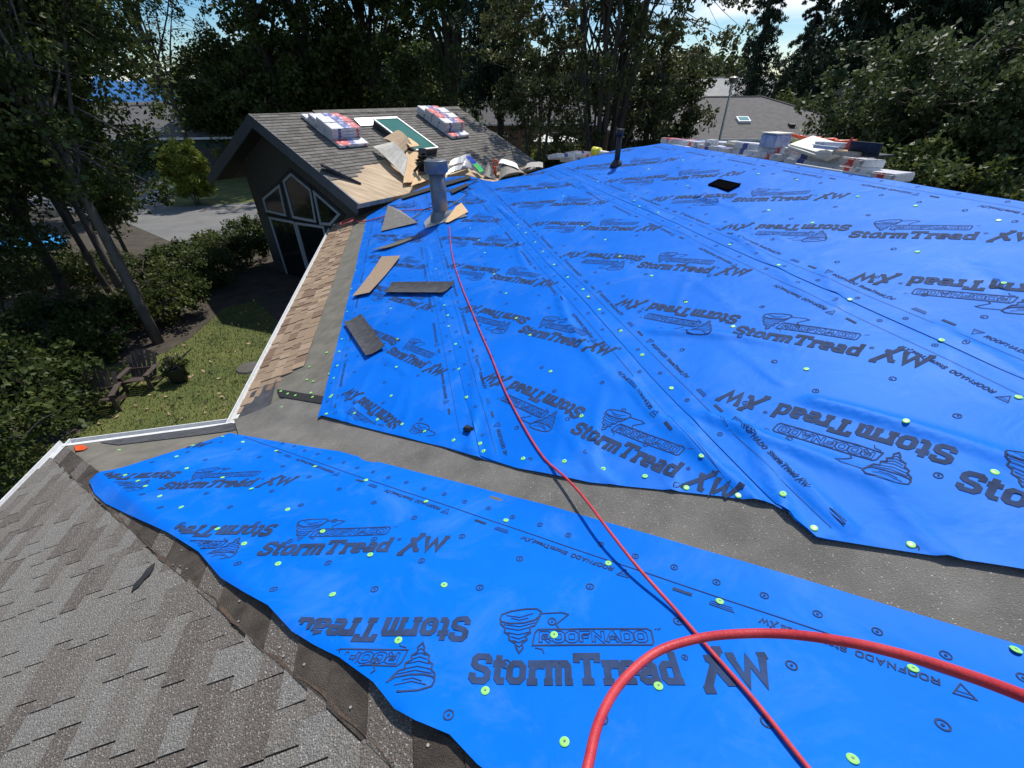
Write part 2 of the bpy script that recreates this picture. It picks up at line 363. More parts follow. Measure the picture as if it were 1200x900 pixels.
# ---------------------------------------------------------------- membrane wrinkles
feat = []
def crease(v0, u0, v1, u1, wd, ht): feat.append((v0, u0, v1, u1, max(wd, .027), ht * .85))
for s, a in ((.22, 1), (1.5, 1.4), (2.85, .8)):               # ropes of slack running along the seams
    for k in range(5):
        u0 = 1.0 + k * 2.1 + rng.uniform(-.3, .3) - (.9 if s > 1 else -.6)
        crease(s + rng.uniform(-.22, .16), u0 + 1.7, s + rng.uniform(-.22, .16), u0, rng.uniform(.014, .028), a * rng.uniform(.006, .012))
for t in np.arange(-.9, 4.2, .21):                          # folds fanning up from the nailed lower edge
    tt = t + rng.uniform(-.07, .07); v0, u0 = tt, 2.45 - tt
    ln = rng.uniform(.3, 1.0); a = rng.uniform(.9, 1.9)
    crease(v0, u0, v0 + ln * math.cos(a), u0 + ln * math.sin(a), rng.uniform(.012, .028), rng.uniform(.004, .010))
for k in range(46):
    v0 = rng.uniform(-.9, 4.0); u0 = rng.uniform(2.2 - v0 * .6, 9); a = rng.uniform(.7, 2.2); ln = rng.uniform(.3, 1.1)
    crease(v0, u0, v0 + ln * math.cos(a), u0 + ln * math.sin(a), rng.uniform(.015, .035), rng.uniform(.002, .006))
crease(1.75, 2.75, 2.35, 1.85, .03, .013); crease(1.62, 1.75, 1.95, .75, .03, .016); crease(2.0, 1.5, 2.7, .35, .035, .014); crease(1.38, 2.3, 1.45, 1.2, .022, .014); crease(3.4, 4.9, 3.35, 4.0, .025, .010)
featB = []
for k in range(16):
    v0 = rng.uniform(-2.3, 1.0); u0 = .5 - v0 + rng.uniform(.05, .5); a = rng.uniform(.2, 1.4); ln = rng.uniform(.2, .6)
    featB.append((v0, u0, v0 + ln * math.cos(a), u0 + ln * math.sin(a), rng.uniform(.02, .05), rng.uniform(.002, .006)))
def hw(v, u, F):
    r = .003 * np.sin(3.1 * v + 1.7 * np.sin(1.3 * u)) + .003 * np.sin(2.3 * u - 1.1 * v + 2 * np.sin(.9 * v)) + .0012 * np.sin(9 * v + 5 * u) + .0012 * np.sin(7 * u - 8 * v + 1)
    for (a, b, c, d, wd, ht) in F:
        dx, dy = c - a, d - b; L2 = dx * dx + dy * dy; t = ((v - a) * dx + (u - b) * dy) / L2; tc_ = np.clip(t, 0, 1)
        bend = .05 * np.sin(3 * tc_ + a * 7)
        px, py = a + dx * tc_ - dy * bend, b + dy * tc_ + dx * bend; q = ((v - px) ** 2 + (u - py) ** 2) / (wd * (.6 + .9 * tc_)) ** 2
        r = r + 2.7 * ht * np.exp(-q) * np.clip(1.15 - tc_, 0, 1)
    return r
def surfA(v, u, lo=None):
    z = roofz(v, u, .09) + .019 + hw(v, u, feat)
    d = (v + u - 2.43) / 1.414
    z = z + .012 * np.exp(-np.abs(d) / .05) * (.5 + .5 * np.sin(5.3 * (v - u) + 1.2 * np.sin(3 * v))) 
    if lo is not None: z = z + .003 * np.exp(-np.abs(v - lo) / .06) + .001
    return z
def surfB(v, u):
    s = (v + u); z = roofz(v, u, .09) + .012 + .9 * hw(v, u, featB) + .016 * np.exp(-((s - .40) / .12) ** 2)
    d = np.abs(s - .40) / 1.414
    return z + .022 * np.exp(-d / .05) * (.45 + .55 * np.sin(4.1 * (v - u) + 2 * np.sin(2 * v)))

# ---------------------------------------------------------------- lettering: stroke glyphs, slab style
def octa(x0, y0, x1, y1, c=.12): return [(x0 + c, y0), (x1 - c, y0), (x1, y0 + c), (x1, y1 - c), (x1 - c, y1), (x0 + c, y1), (x0, y1 - c), (x0, y0 + c), (x0 + c, y0)]
G = {
 'S': (.78, [[(.66, .66), (.66, .8), (.56, .9), (.22, .9), (.12, .8), (.12, .64), (.22, .55), (.56, .46), (.66, .36), (.66, .2), (.56, .1), (.22, .1), (.12, .2), (.12, .34)]]),
 't': (.56, [[(.24, .95), (.24, .2), (.33, .1), (.52, .1)], [(.04, .66), (.5, .66)]]),
 'o': (.72, [octa(.12, .1, .6, .66)]),
 'r': (.60, [[(.22, .1), (.22, .66), (.05, .66)], [(.04, .07), (.42, .07)], [(.26, .5), (.36, .66), (.54, .66), (.54, .48)]]),
 'm': (1.12, [[(.22, .1), (.22, .66), (.05, .66)], [(.22, .52), (.32, .66), (.48, .66), (.56, .56), (.56, .1)], [(.58, .54), (.66, .66), (.82, .66), (.9, .56), (.9, .1)], [(.05, .07), (.37, .07)], [(.45, .07), (.68, .07)], [(.78, .07), (1.06, .07)]]),
 'T': (.95, [[(.1, .68), (.1, .9), (.84, .9), (.84, .68)], [(.47, .9), (.47, .1)], [(.26, .08), (.68, .08)]]),
 'e': (.70, [[(.14, .38), (.58, .38), (.58, .56), (.48, .66), (.22, .66), (.12, .56), (.12, .2), (.22, .1), (.58, .1)]]),
 'a': (.74, [[(.14, .66), (.44, .66), (.54, .56), (.54, .1), (.7, .1)], [(.5, .38), (.22, .38), (.12, .3), (.12, .18), (.22, .1), (.5, .1)]]),
 'd': (.78, [[(.42, .95), (.56, .95), (.56, .1), (.72, .1)], [(.52, .64), (.22, .64), (.12, .54), (.12, .2), (.22, .1), (.52, .1)]]),
 'X': (.95, [[(-.02, -.12), (.72, 1.12)], [(.18, .84), (.32, .84), (.72, .08), (.9, .08)], [(-.14, -.14), (.2, -.14)], [(.55, 1.14), (.86, 1.14)]]),
 'W': (1.35, [[(.1, .9), (.34, .1), (.62, .78), (.86, .1), (1.14, .9)], [(-.02, .92), (.26, .92)], [(1.0, .92), (1.3, .92)]]),
 'R': (.8, [[(.14, 0), (.14, .9), (.55, .9), (.66, .8), (.66, .55), (.55, .45), (.2, .45)], [(.38, .45), (.68, 0)]]),
 'O': (.8, [octa(.12, .08, .66, .92, .14)]),
 'F': (.72, [[(.14, 0), (.14, .9), (.66, .9)], [(.18, .48), (.55, .48)]]),
 'N': (.85, [[(.14, 0), (.14, .92), (.68, .08), (.68, 1)]]),
 'A': (.85, [[(.08, 0), (.4, .95), (.72, 0)], [(.22, .34), (.6, .34)]]),
 'D': (.8, [[(.14, .06), (.14, .92), (.5, .92), (.66, .76), (.66, .22), (.5, .06), (.14, .06)]]),
 ' ': (.35, []), }
def strip(pts, t):
    P = [np.array(p, float) for p in pts]; closed = np.allclose(P[0], P[-1]); n = len(P); l = []; r = []
    for i in range(n):
        a = P[i - 1] if i > 0 else (P[-2] if closed else None); c = P[i + 1] if i < n - 1 else (P[1] if closed else None)
        d1 = (P[i] - a) / (np.linalg.norm(P[i] - a) + 1e-9) if a is not None else None; d2 = (c - P[i]) / (np.linalg.norm(c - P[i]) + 1e-9) if c is not None else None
        if d1 is None: d1 = d2
        if d2 is None: d2 = d1
        n1 = np.array([-d1[1], d1[0]]); n2 = np.array([-d2[1], d2[0]]); m = n1 + n2; m = m / (np.linalg.norm(m) + 1e-9); k = t / 2 / max(m @ n1, .45)
        l.append(P[i] + m * k); r.append(P[i] - m * k)
    return l, r
def stroke(pts, t): l, r = strip(pts, t); return [[l[i], l[i + 1], r[i + 1], r[i]] for i in range(len(l) - 1)]
def text(s, x, y, H, wid, t, outline=0, shear=0.06):
    total = sum(G[c][0] for c in s); sx = wid / total; out = []
    for c in s:
        for st in G[c][1]:
            pts = [(x + (p[0] + shear * p[1]) * sx, y + p[1] * H) for p in st]
            if outline:
                l, r = strip(pts, t); closed = np.allclose(pts[0], pts[-1])
                if closed: out += stroke(l, outline) + stroke(r, outline)
                else: out += stroke(l + r[::-1] + [l[0]], outline)
            else: out += stroke(pts, t)
        x += G[c][0] * sx
    return out
def ring(x, y, r, t, n=14): return stroke([(x + r * math.cos(2 * math.pi * i / n), y + r * math.sin(2 * math.pi * i / n)) for i in range(n + 1)], t)
def dot(x, y, r, n=8): return [[(x + r * math.cos(2 * math.pi * i / n), y + r * math.sin(2 * math.pi * i / n)) for i in range(n)]]
def logo():
    o = text('StormTread', 0, 0, .112, .735, .024)
    o += text('XW', .80, 0, .112, .235, .026, shear=.1)
    o += ring(.762, .098, .010, .003, 10) + dot(.762, .098, .004, 6)
    bx0, bx1, by0, by1 = .235, .672, .146, .214                    # framed small word
    o += stroke([(bx0 - .01, by0), (bx1 - .01, by0), (bx1, by0 + .012), (bx1 + .004, by1 - .01), (bx1 - .008, by1), (bx0 + .012, by1), (bx0, by1 - .015), (bx0 - .01, by0)], .006)
    o += text('ROOFNADO', bx0 + .012, by0 + .013, .044, bx1 - bx0 - .028, .0125, outline=.0032, shear=.05)
    o += stroke([(.69, .212), (.70, .212)], .003) + stroke([(.705, .205), (.705, .214), (.715, .214)], .003)
    # funnel cloud emblem
    o += stroke([(.095, .262), (.10, .285), (.14, .302), (.2, .312), (.245, .312), (.262, .298), (.258, .278), (.235, .258), (.19, .245), (.14, .243), (.105, .25), (.095, .262), (.10, .24), (.118, .222), (.116, .205), (.135, .19), (.137, .17), (.16, .155), (.165, .135), (.176, .116), (.19, .135), (.186, .155), (.205, .17), (.198, .187), (.218, .2), (.215, .225), (.235, .232), (.25, .262), (.262, .298)], .0065)
    for (x0, y0, x1, y1) in ((.12, .275, .23, .29), (.14, .262, .21, .268), (.112, .232, .238, .246), (.12, .216, .222, .226), (.128, .196, .215, .204), (.142, .178, .204, .188), (.15, .162, .196, .17), (.162, .144, .188, .15)):
        o += stroke([(x0, y0 + .006), ((x0 + x1) / 2, y0 - .004), (x1, y1)], .0034)
    o += stroke([(.262, .288), (.345, .292), (.372, .282), (.318, .236), (.33, .216)], .005) + stroke([(.235, .136), (.262, .13), (.268, .112)], .004)
    return o
LOGO = logo()
def place(polys, org_, ang, s=1):
    c, sn = math.cos(ang), math.sin(ang)
    return [[(org_[0] + s * (p[0] * c - p[1] * sn), org_[1] + s * (p[0] * sn + p[1] * c)) for p in q] for q in polys]
SMALL = text('ROOFNADO', 0, 0, .026, .21, .0048, shear=.1) + text('StormTread XW', .23, 0, .026, .26, .0048, shear=.1) + stroke([(-.07, .032), (-.02, .036), (-.045, -.01), (-.07, .032)], .004) + stroke([(-.065, .02), (-.03, .022)], .003)
PILL = stroke([(0, 0), (.075, 0)], .016); PILL2 = stroke([(0, 0), (.09, 0)], .004) + stroke([(0, .01), (.085, .01)], .003) + stroke([(.005, .02), (.08, .02)], .003)
def lettering(polys, clipP, surf, parent, step=.032, smin=None):
    vs, fs = tess(polys, step)
    cen = np.array([vs[list(f)].mean(0) for f in fs]); ok = inside(clipP, cen[:, 0], cen[:, 1])
    if smin is not None: ok &= (cen[:, 0] + cen[:, 1]) > smin
    fs = [f for f, k in zip(fs, ok) if k]; used = sorted({i for f in fs for i in f}); mp_ = {j: i for i, j in enumerate(used)}
    vs = vs[used]; fs = [tuple(mp_[i] for i in f) for f in fs]
    z = surf(vs[:, 0], vs[:, 1]) + .003
    P = WA(np.c_[vs, z])
    # face up
    out = []
    out = [upface(vs, f) for f in fs]
    return mesh('printed_lettering', P, out, M['print'], parent)
capme = None
def nail_mesh():
    b = MB(); n = 14
    for r0, z0 in ((.0150, 0), (.0150, .003), (.0120, .0048), (.0055, .0052), (.004, .0035)):
        b.v += [(r0 * math.cos(2 * math.pi * i / n), r0 * math.sin(2 * math.pi * i / n), z0) for i in range(n)]
    for k in range(4):
        for i in range(n): b.f.append((k * n + i, k * n + (i + 1) % n, (k + 1) * n + (i + 1) % n, (k + 1) * n + i)); b.mi.append(0)
    b.f.append(tuple(range(4 * n, 5 * n))); b.mi.append(1)
    me = bpy.data.meshes.new('cap_nail'); me.from_pydata(b.v, [], b.f); me.materials.append(M['green_cap']); me.materials.append(M['nail'])
    me.polygons.foreach_set('material_index', b.mi); me.update(); return me
CAP = nail_mesh()
def nail(v, u, z, slope, parent, me=CAP):
    o = bpy.data.objects.new('cap_nail', me); nrm = Vector(V * slope[0] + U * slope[1] + ZZ).normalized()
    nrm = (nrm + Vector(rng.normal(0, .07, 3))).normalized(); o.rotation_mode = 'QUATERNION'; o.rotation_quaternion = nrm.to_track_quat('Z', 'Y') @ Matrix.Rotation(rng.uniform(0, 6), 3, 'Z').to_quaternion()
    o.location = Vector(W(v, u, z)) - org(parent); link(o, parent); return o
def sheet(name, P, surf, m, label, cat, group, step=.032):
    vs, fs = tess([P], step); z = surf(vs[:, 0], vs[:, 1])
    c = W(*np.mean(np.array(P), 0), 0); loc = (c[0], c[1], float(z.min()) + CAMZ)
    out = []
    out = [upface(vs, f) for f in fs]
    o = mesh(name, WA(np.c_[vs, z]), out, m, None, True, loc=loc); return tag(o, label, cat, group)

edgeA = [(-1.06, 3.46), (-.75, 3.14), (-.35, 2.76), (.0, 2.40), (.22, 2.16), (.45, 1.92), (.8, 1.6), (1.1, 1.38), (1.35, 1.2), (1.5, 1.06), (1.53, .86), (1.75, .68), (2.03, .46), (2.5, .0), (3.3, -.75), (4.3, -1.8), (4.37, -1.9)]
def low_edge(v): return np.interp(v, [p[0] for p in edgeA], [p[1] for p in edgeA])
def up_edge(v): 
    L_ = sorted([(-1.25, 11.6), (-1.06, 12.3), (.1, 12.85), (1.05, 12.9), (1.5, 11.95), (1.78, 10.15), (2.39, 9.45), (3.1, 9.11), (3.93, 8.45), (RIDGE_V, APEX_U)])
    return np.interp(v, [p[0] for p in L_], [p[1] for p in L_])
SE = [-1.1, .24, 1.5, 2.85, 4.40]
sheets = []
labs = ['blue underlayment sheet nearest the eave and tan shingles, holding the steel pipe', 'second blue underlayment sheet up from the eave, crossed by the thin red hose',
        'third blue underlayment sheet up from the eave, heavily creased at its lower seam', 'topmost blue underlayment sheet running along the ridge, with the black square vent hole']
phase = [None, (.83, 2.04), (2.12, 2.33), (3.46, 2.89)]
q = onroof(452, 415); phase[0] = (q[0], q[1])
ang = R(-60)
NS = {'A': (-M_, 0), 'B': (0, M_), 'C': (-M_, 0)}
for i in range(4):
    lo, hi = SE[i], SE[i + 1]; top = hi + (.1 if i < 3 else -.01)
    def wob(u, s): return .008 * math.sin(2.1 * u + s * 3)
    def outline(l, t):
        ul, ut = float(low_edge(l)), float(low_edge(t)); el, et = float(up_edge(l)), float(up_edge(t))
        P = [(l + (wob(u, i) if i else (.06 * (u - 8) / 8 if u > 8 else 0) * -1), u) for u in np.linspace(el, ul, 40)]
        P += [(p[0], p[1] + .012 * math.sin(23 * p[0])) for p in edgeA if l < p[0] < t]
        P += [(t, u) for u in np.linspace(ut, et, 8)]
        P += [(vv, float(up_edge(vv))) for vv in np.linspace(t, l, 10)[1:-1]]
        return P
    P = outline(lo, top); Pv = outline(lo, hi)
    f = (lambda v, u, lo=lo: surfA(v, u, lo)) if i else (lambda v, u: surfA(v, u))
    if i < 3:                                                       # upper lap slides under the next sheet
        f0 = f; f = (lambda v, u, f0=f0, hi=hi: f0(v, u) - .006 * np.clip((v - hi + .01) / .03, 0, 1))
    o = sheet('underlayment_sheet', P, f, M['blue'], labs[i], 'roof underlayment', 'blue underlayment sheets on the main roof slope')
    sheets.append((Pv, o, f, NS['A']))
    pr = []
    for k in range(-5, 8):
        a = (phase[i][0], phase[i][1] + 1.5 * k)
        if a[1] > float(up_edge(a[0])) + .5 or a[1] < -2.5: continue
        pr += place(LOGO, a, ang); pr += place(LOGO, (a[0] + .18, a[1] + .14), ang + math.pi)
    u0, u1 = float(low_edge(lo)) - 1, float(up_edge(lo))
    for e, s_ in ((lo + .11, 1), (hi - .10, -1)):
        pr += stroke([(e, u) for u in np.linspace(u1, u0, 60)], .0024)
        for k in range(12):
            uu = u0 + .9 + k * 1.02 + i * .3
            if s_ > 0: pr += place(SMALL, (e + .045, uu), R(-90)) + place(PILL, (e + .05, uu + .22), R(-90)) + place(PILL2, (e + .04, uu - .62), R(-90))
            else: pr += place(SMALL, (e - .045, uu - .4), R(90)) + place(PILL, (e - .05, uu - .55), R(-90))
            for g in (.0, .34, .68): pr += ring(e - s_ * .055, uu + g, .013, .004, 10) + dot(e - s_ * .055, uu + g, .004, 6)
    for a in np.arange(lo + .3, hi - .2, .33):
        for k in range(-6, 40):
            uu = k * .34 + (a * 1.7 % .34)
            if u0 - 1 < uu < u1 and rng.random() < .8: pr += ring(a + rng.uniform(-.01, .01), uu, .015, .0045, 10) + dot(a, uu, .005, 6)
    Pc = [(x, y) for x, y in Pv]
    lettering(pr, Pc, f, o, smin=2.47)
    # blocks of fold line
# hip sheet in the foreground
edgeHip = [(q[0], q[1]) for q in (onroof(*p) for p in [(107, 567), (112, 580), (125, 592), (165, 612), (200, 628), (235, 650), (262, 682), (290, 700), (318, 716), (345, 745), (370, 760), (400, 775), (440, 806), (465, 838), (490, 852), (528, 866), (560, 900)])]
edgeTop = [(q[0], q[1]) for q in (onroof(*p) for p in [(650, 600), (480, 556), (400, 535), (330, 522), (270, 510)])]
PB = edgeHip + [(.9, -.45), (2.4, -2.0), (3.9, -2.0), (2.6, -.52), (1.8, .28), (1.2, .9)] + edgeTop
hipsheet = sheet('underlayment_sheet', PB, surfB, M['blue'], 'blue underlayment sheet in the foreground between grey valley and aged shingles', 'roof underlayment', None)
sheets.append((PB, hipsheet, surfB, NS['B']))
pr = []; r2 = 1 / math.sqrt(2)
for k in range(-3, 5):
    a = (-.02 - 1.03 * k, .67 + 1.03 * k - .05 * (k > 0)); pr += place(LOGO, a, R(-15))
    pr += place(LOGO, (a[0] + .05, a[1] + .27), R(165))
def roll(s, c): return (c * r2 + s * r2, c * r2 - s * r2)          # s along the roll (towards the right), c across it
cE = 1.75 * r2
for e, sg in ((1.80 * r2, -1),):
    p0, p1 = (-1.66, 3.39), (1.61, .18); d = np.array([p1[0] - p0[0], p1[1] - p0[1]]); d = d / np.linalg.norm(d); nrm = np.array([-d[1], d[0]])
    pr += stroke([tuple(np.array(p0) + d * t) for t in np.linspace(-.2, 7.2, 50)], .004)
    for k in range(7):
        b0 = np.array(p0) + d * (.62 + 1.05 * k)
        pr += place(SMALL, tuple(b0 + d * .62 - nrm * .03), math.atan2(d[1], d[0]) + math.pi) + place(PILL, tuple(b0 - d * .18 - nrm * .035), math.atan2(d[1], d[0])) + place(PILL2, tuple(b0 - d * .04 - nrm * .05), math.atan2(d[1], d[0]))
    for k in range(40):
        b0 = np.array(p0) + d * (.0 + .17 * k) + nrm * (.075 + .008 * (k % 2)); pr += ring(b0[0], b0[1], .014, .004, 12) + dot(b0[0], b0[1], .005, 6)
for c in np.arange(.42, 1.7, .34):
    for k in range(-14, 12):
        q = roll(k * .36 + (c * 2.3 % .36), c * r2 + .05); pr += ring(q[0], q[1], .0155, .005, 14) + dot(q[0], q[1], .005, 6)
lettering(pr, PB, surfB, hipsheet, smin=.435)

# ---------------------------------------------------------------- grey valley membrane, felt bands, starter strips
def flat(off, k=.05): return lambda v, u: roofz(v, u, k) + off + .0015 * np.sin(4 * v + 2 * u) + .001 * np.sin(9 * u - 4 * v)
PVm = [(-2.10, 4.02), (-1.95, 4.09), (-1.55, 4.09), (-1.5, 4.35), (-.95, 4.2), (-.6, 3.4), (.6, 2.2), (1.7, 1.25), (2.4, .5), (4.9, -2.0), (3.5, -2.0), (2.0, -.1), (1.2, .7), (.4, 1.5), (-.7, 2.55), (-1.4, 3.2), (-1.75, 3.6)]
PVm = [(-2.11, 4.10), (-1.0, 4.25), (-.6, 3.4), (.6, 2.2), (1.7, 1.25), (2.4, .5), (4.36, -1.7), (4.36, -2.35), (3.6, -2.3), (2.0, -.15), (1.2, .65), (.4, 1.45), (-.7, 2.5), (-1.4, 3.1), (-1.9, 3.65)]
vm = sheet('valley_membrane', PVm, lambda v, u: roofz(v, u, .09) + .006 + .003 * np.exp(-((v + u - 2.02) / .05) ** 2) + .002 * np.sin(3 * (v - u)) * np.exp(-((v + u - 1.9) / .2) ** 2), M['valley'], 'granulated grey membrane lining the roof valley between the two blue sections', 'valley membrane', None, .05)
NV = vm
fb = [(-3.62, 4.07), (-2.12, 4.07), (-1.85, 3.75), (-1.3, 3.1), (-1.9, 2.6), (-2.95, 3.22), (-3.2, 3.55)]
corner = sheet('felt_sheet', fb, flat(.002), M['felt'], 'grey felt sheet on the eave corner beside the foreground blue sheet', 'roofing felt', None, .08)
PB2 = [(-2.1, 3.95), (-2.1, 4.10), (-1.60, 4.30), (-1.60, 4.05), (-1.93, 3.72), (-3.1, 3.86), (-3.22, 4.0)]
tag(sheet('starter_strip', [(-3.32, 4.03), (-2.13, 4.06), (-1.93, 3.9), (-2.02, 3.82), (-3.05, 3.86)], flat(.011), M['starter'], None, None, None, .06), 'dark starter strip laid along the short eave next to the gutter corner', 'starter strip')
tag(sheet('starter_strip', [(-2.09, 4.15), (-2.09, 4.64), (-1.80, 4.72), (-1.72, 4.05), (-1.93, 3.95)], flat(.012), M['starter'], None, None, None, .06), 'dark shingle offcut where the tan shingles end at the valley', 'starter strip')
fbA = [(-2.09, 4.2), (-2.09, 12.9), (-1.25, 12.7), (-1.06, 11.5), (-1.0, 4.0), (-1.25, 3.7), (-1.7, 3.95)]
band = sheet('felt_sheet', fbA, flat(.004), M['felt'], 'long grey felt band between the tan shingles and the blue sheet', 'roofing felt', None, .12)
q = [onroof(*p)[:2] for p in [(325, 458), (329, 467), (383, 476), (383, 467)]]
bl = sheet('membrane_strip', [tuple(x) for x in q], flat(.022), M['black'], 'narrow black strip pinned with green caps across the grey felt', 'membrane strip', None, .05)

NA = [(534,406),(538,435),(547,469),(554,500),(563,525),(567,534),(532,520),(498,509),(472,501),(443,495),(416,488),(384,490),(390,467),(459,467),(465,433),(613,542),(661,545),(706,555),(755,562),(803,576),(820,541),(681,491),(645,439),(752,419),(786,458),
(994,355),(1100,404),(858,386),(943,437),(1055,504),(863,586),(913,588),(949,627),(1062,645),(771,252),(709,283),(763,326),(854,290),(911,315),(1073,299),(1173,336),(1168,262),(1071,245),(1004,233),(951,264),(900,249),(933,213),(888,206),(805,220),(803,357),(726,303),(682,267),(749,244),(665,327),(683,342),(689,351),(702,366),(727,391),(743,237),
(551,269),(568,298),(593,346),(627,286),(636,297),(649,312),(616,275),(607,266),(605,376),(621,396),(579,323),(561,283),(458,363),(521,361),(525,372),(526,384),(466,399),(511,317),(506,305),(514,333),(401,399),(412,340),(407,367),(398,414),(396,431),(392,446),(388,469),(417,318),(421,296),(428,272),(1160,560),(1190,470),(700,215),(660,232),(640,222),(760,200),(800,190),
(262,514),(227,524),(286,521),(325,532),(370,550),(430,566),(500,592),(208,537),(164,543),(220,551),(148,559),(163,566),(262,562),(172,572),(189,584),(296,576),(214,597),(338,599),(256,622),(379,625),(287,639),(327,663),(435,654),(391,700),(521,689),(468,754),(569,813),(661,873),(649,748),(770,808),(712,665),(841,710),(593,615),(995,893),(1064,789)]
NG = [(383,414),(350,430),(363,431),(360,446),(367,448),(386,439),(331,478)]
NK = [(365,463),(367,468),(347,466),(338,464),(330,461)]
for p in NA:
    q = onroof(*p)
    for P, o, f, ns in sheets:
        if inside(P, np.array([q[0]]), np.array([q[1]]))[0]:
            nail(q[0], q[1], float(f(np.array([q[0]]), np.array([q[1]]))[0]) + .001, ns, o); break
for p in NG: q = onroof(*p); nail(q[0], q[1], float(roofz(q[0], q[1], .05)) + .010, NS['A'], band)
for p in NK: q = onroof(*p); nail(q[0], q[1], float(roofz(q[0], q[1], .05)) + .026, NS['A'], bl)
for p in [(1178, 771)]: q = onroof(*p); nail(q[0], q[1], float(roofz(q[0], q[1], .09)) + .017, NS['B'], vm)
for p in [(140, 528)]: q = onroof(*p); nail(q[0], q[1], float(roofz(q[0], q[1], .05)) + .005, NS['B'], corner)

# ---------------------------------------------------------------- individual shingles
def shingle_mesh(wd, ex, m, th=.007):
    b = MB(); j = [(.0, 0), (wd * .5, 0), (wd, 0)]
    top = ex + .012
    b.prism([(0, 0, 0), (0, wd, 0), (top, wd, 0), (top, 0, 0)][::-1], [(0, 0, th + .002), (0, wd, th + .002), (top, wd, .002), (top, 0, .002)][::-1])
    me = bpy.data.meshes.new('shingle'); me.from_pydata(b.v, [], b.f); me.materials.append(m); me.update(); return me
SLC = math.sqrt(1 + M_ * M_)
slopeC = Matrix(((V[0] / SLC, U[0], 0, 0), (V[1] / SLC, U[1], 0, 0), (M_ / SLC, 0, 0, 0), (0, 0, 0, 1)))
nv = Vector((slopeC[0][0], slopeC[1][0], slopeC[2][0])).cross(Vector(U))
for i in range(3): slopeC[i][2] = nv[i]
fieldC = mesh('shingle_field', [W(OV - .01, -3, -h + .001), W(OV - .01, 4.05, -h + .001), W(OV + .3, 3.72, -h + .1 + .001), W(1, -1.2, -h + M_ * (1 - OV) - .002)], [(0, 1, 2, 3)], M['stained'], house)
EX, WD = .117, .27
meshes = [[shingle_mesh(wdt - .0075, EX - .002, m, .014) for wdt in (WD * .5, WD, WD * 1.5)] for m in M['gran']]
ms = [shingle_mesh(WD - .003, EX, M['stained'])]
cnt = 0; tmpl = {}
HIPS = IU + OV     # v+u on the hip
clipped = []
for r_ in range(0, 32):
    v0 = OV - .03 + r_ * EX / SLC; u = -1.62 + random.uniform(-.004, .004) + (.135 if r_ % 2 else 0) + random.choice((0, 0, 0, .0675))
    while u < IU:
        k = random.choice((0, 1, 1)); wd = (WD * .5, WD, WD * 1.5)[k]; u1 = u + wd
        if v0 + u > HIPS - .17: break
        # in view?
        P = np.array(W(v0 + .07, u + wd / 2, -h + M_ * (v0 - OV))) - [0, 0, CAMZ]; d = P[1] * math.cos(R(PITCH)) - P[2] * math.sin(R(PITCH)); px = 600 + FOC * P[0] / max(d, .05); py = 450 - FOC * (P[1] * math.sin(R(PITCH)) + P[2] * math.cos(R(PITCH))) / max(d, .05)
        if d > .1 and -40 < px < 640 and py < 975:
            ci = random.choices(range(5), (4, 4, 4, 3, 2))[0]
            ss = v0 + EX + u1 - (HIPS - .19)
            if ss > 0:                                             # trimmed along the torn hip line
                clipped.append((v0, u, u1, ci))
            else:
                o = bpy.data.objects.new('shingle', meshes[ci][k])
                mw = slopeC.copy(); mw.translation = Vector(W(v0, u, -h + M_ * (v0 - OV) + .004)) - org(fieldC)
                o.matrix_local = mw @ Matrix.Rotation(R(random.uniform(-.25, .25)), 4, 'Z'); link(o, fieldC); cnt += 1
        u = u1
for (v0, u0, u1, ci) in clipped:
    P = [(v0, u0), (v0, u1), (v0 + EX + .01, u1), (v0 + EX + .01, u0)]
    lim = HIPS - .19 + .02 * math.sin(9 * u0) + random.uniform(-.012, .012)
    Q = [(p[0] + p[1], p[0] - p[1]) for p in P]; Q = clip(Q, 0, lim, True)
    if len(Q) < 3: continue
    P = [((a + b) / 2, (a - b) / 2) for a, b in Q]
    f = lambda v, u, o_: W(v, u, -h + M_ * (v - OV) + .005 + .007 * (1 - (v - v0) / EX) * o_ )
    b = MB(); b.prism([f(v, u, 0) for v, u in P][::-1], [f(v, u, 1) for v, u in P][::-1]); b.build('shingle', M['gran'][ci], fieldC); cnt += 1
# the exposed stained strip along the hip: older shingles left where the caps were lifted
b = MB(); k = 0
pts = np.arange(-3.62, 1.6, .155)
for a, c in zip(pts[:-1], pts[1:]):
    lo_, hi_ = HIPS - .20, HIPS - .004
    P = [(a + .002, lo_ - a), (a + .002 + .0, hi_ - a), (c, hi_ - c), (c, lo_ - c)]
    bb = MB(); f = lambda v, u, o_: W(v, u, -h + M_ * (v - OV) + .003 + o_ * (.004 + .006 * (1 if v < (a + c) / 2 else 0)))
    bb.prism([f(v, u, 0) for v, u in P], [f(v, u, 1) for v, u in P]); bb.build('hip_shingle', M['stained'] if k % 3 else M['gran'][4], fieldC); k += 1
for k in range(26):                                                # rusty crumbs and nail heads along the strip
    s = rng.uniform(-3.4, .4); q = (s, HIPS - .05 - rng.uniform(0, .14) - s); b = MB()
    c = np.array(W(q[0], q[1], rz(*q) + .013)); b.tube([c, c + [0, 0, .003]], [.0055, .005], 7); b.build('roofing_nail', M['galv_dark'], fieldC)
vsx = []
b = MB()
sp = np.arange(-3.55, 1.2, .07)
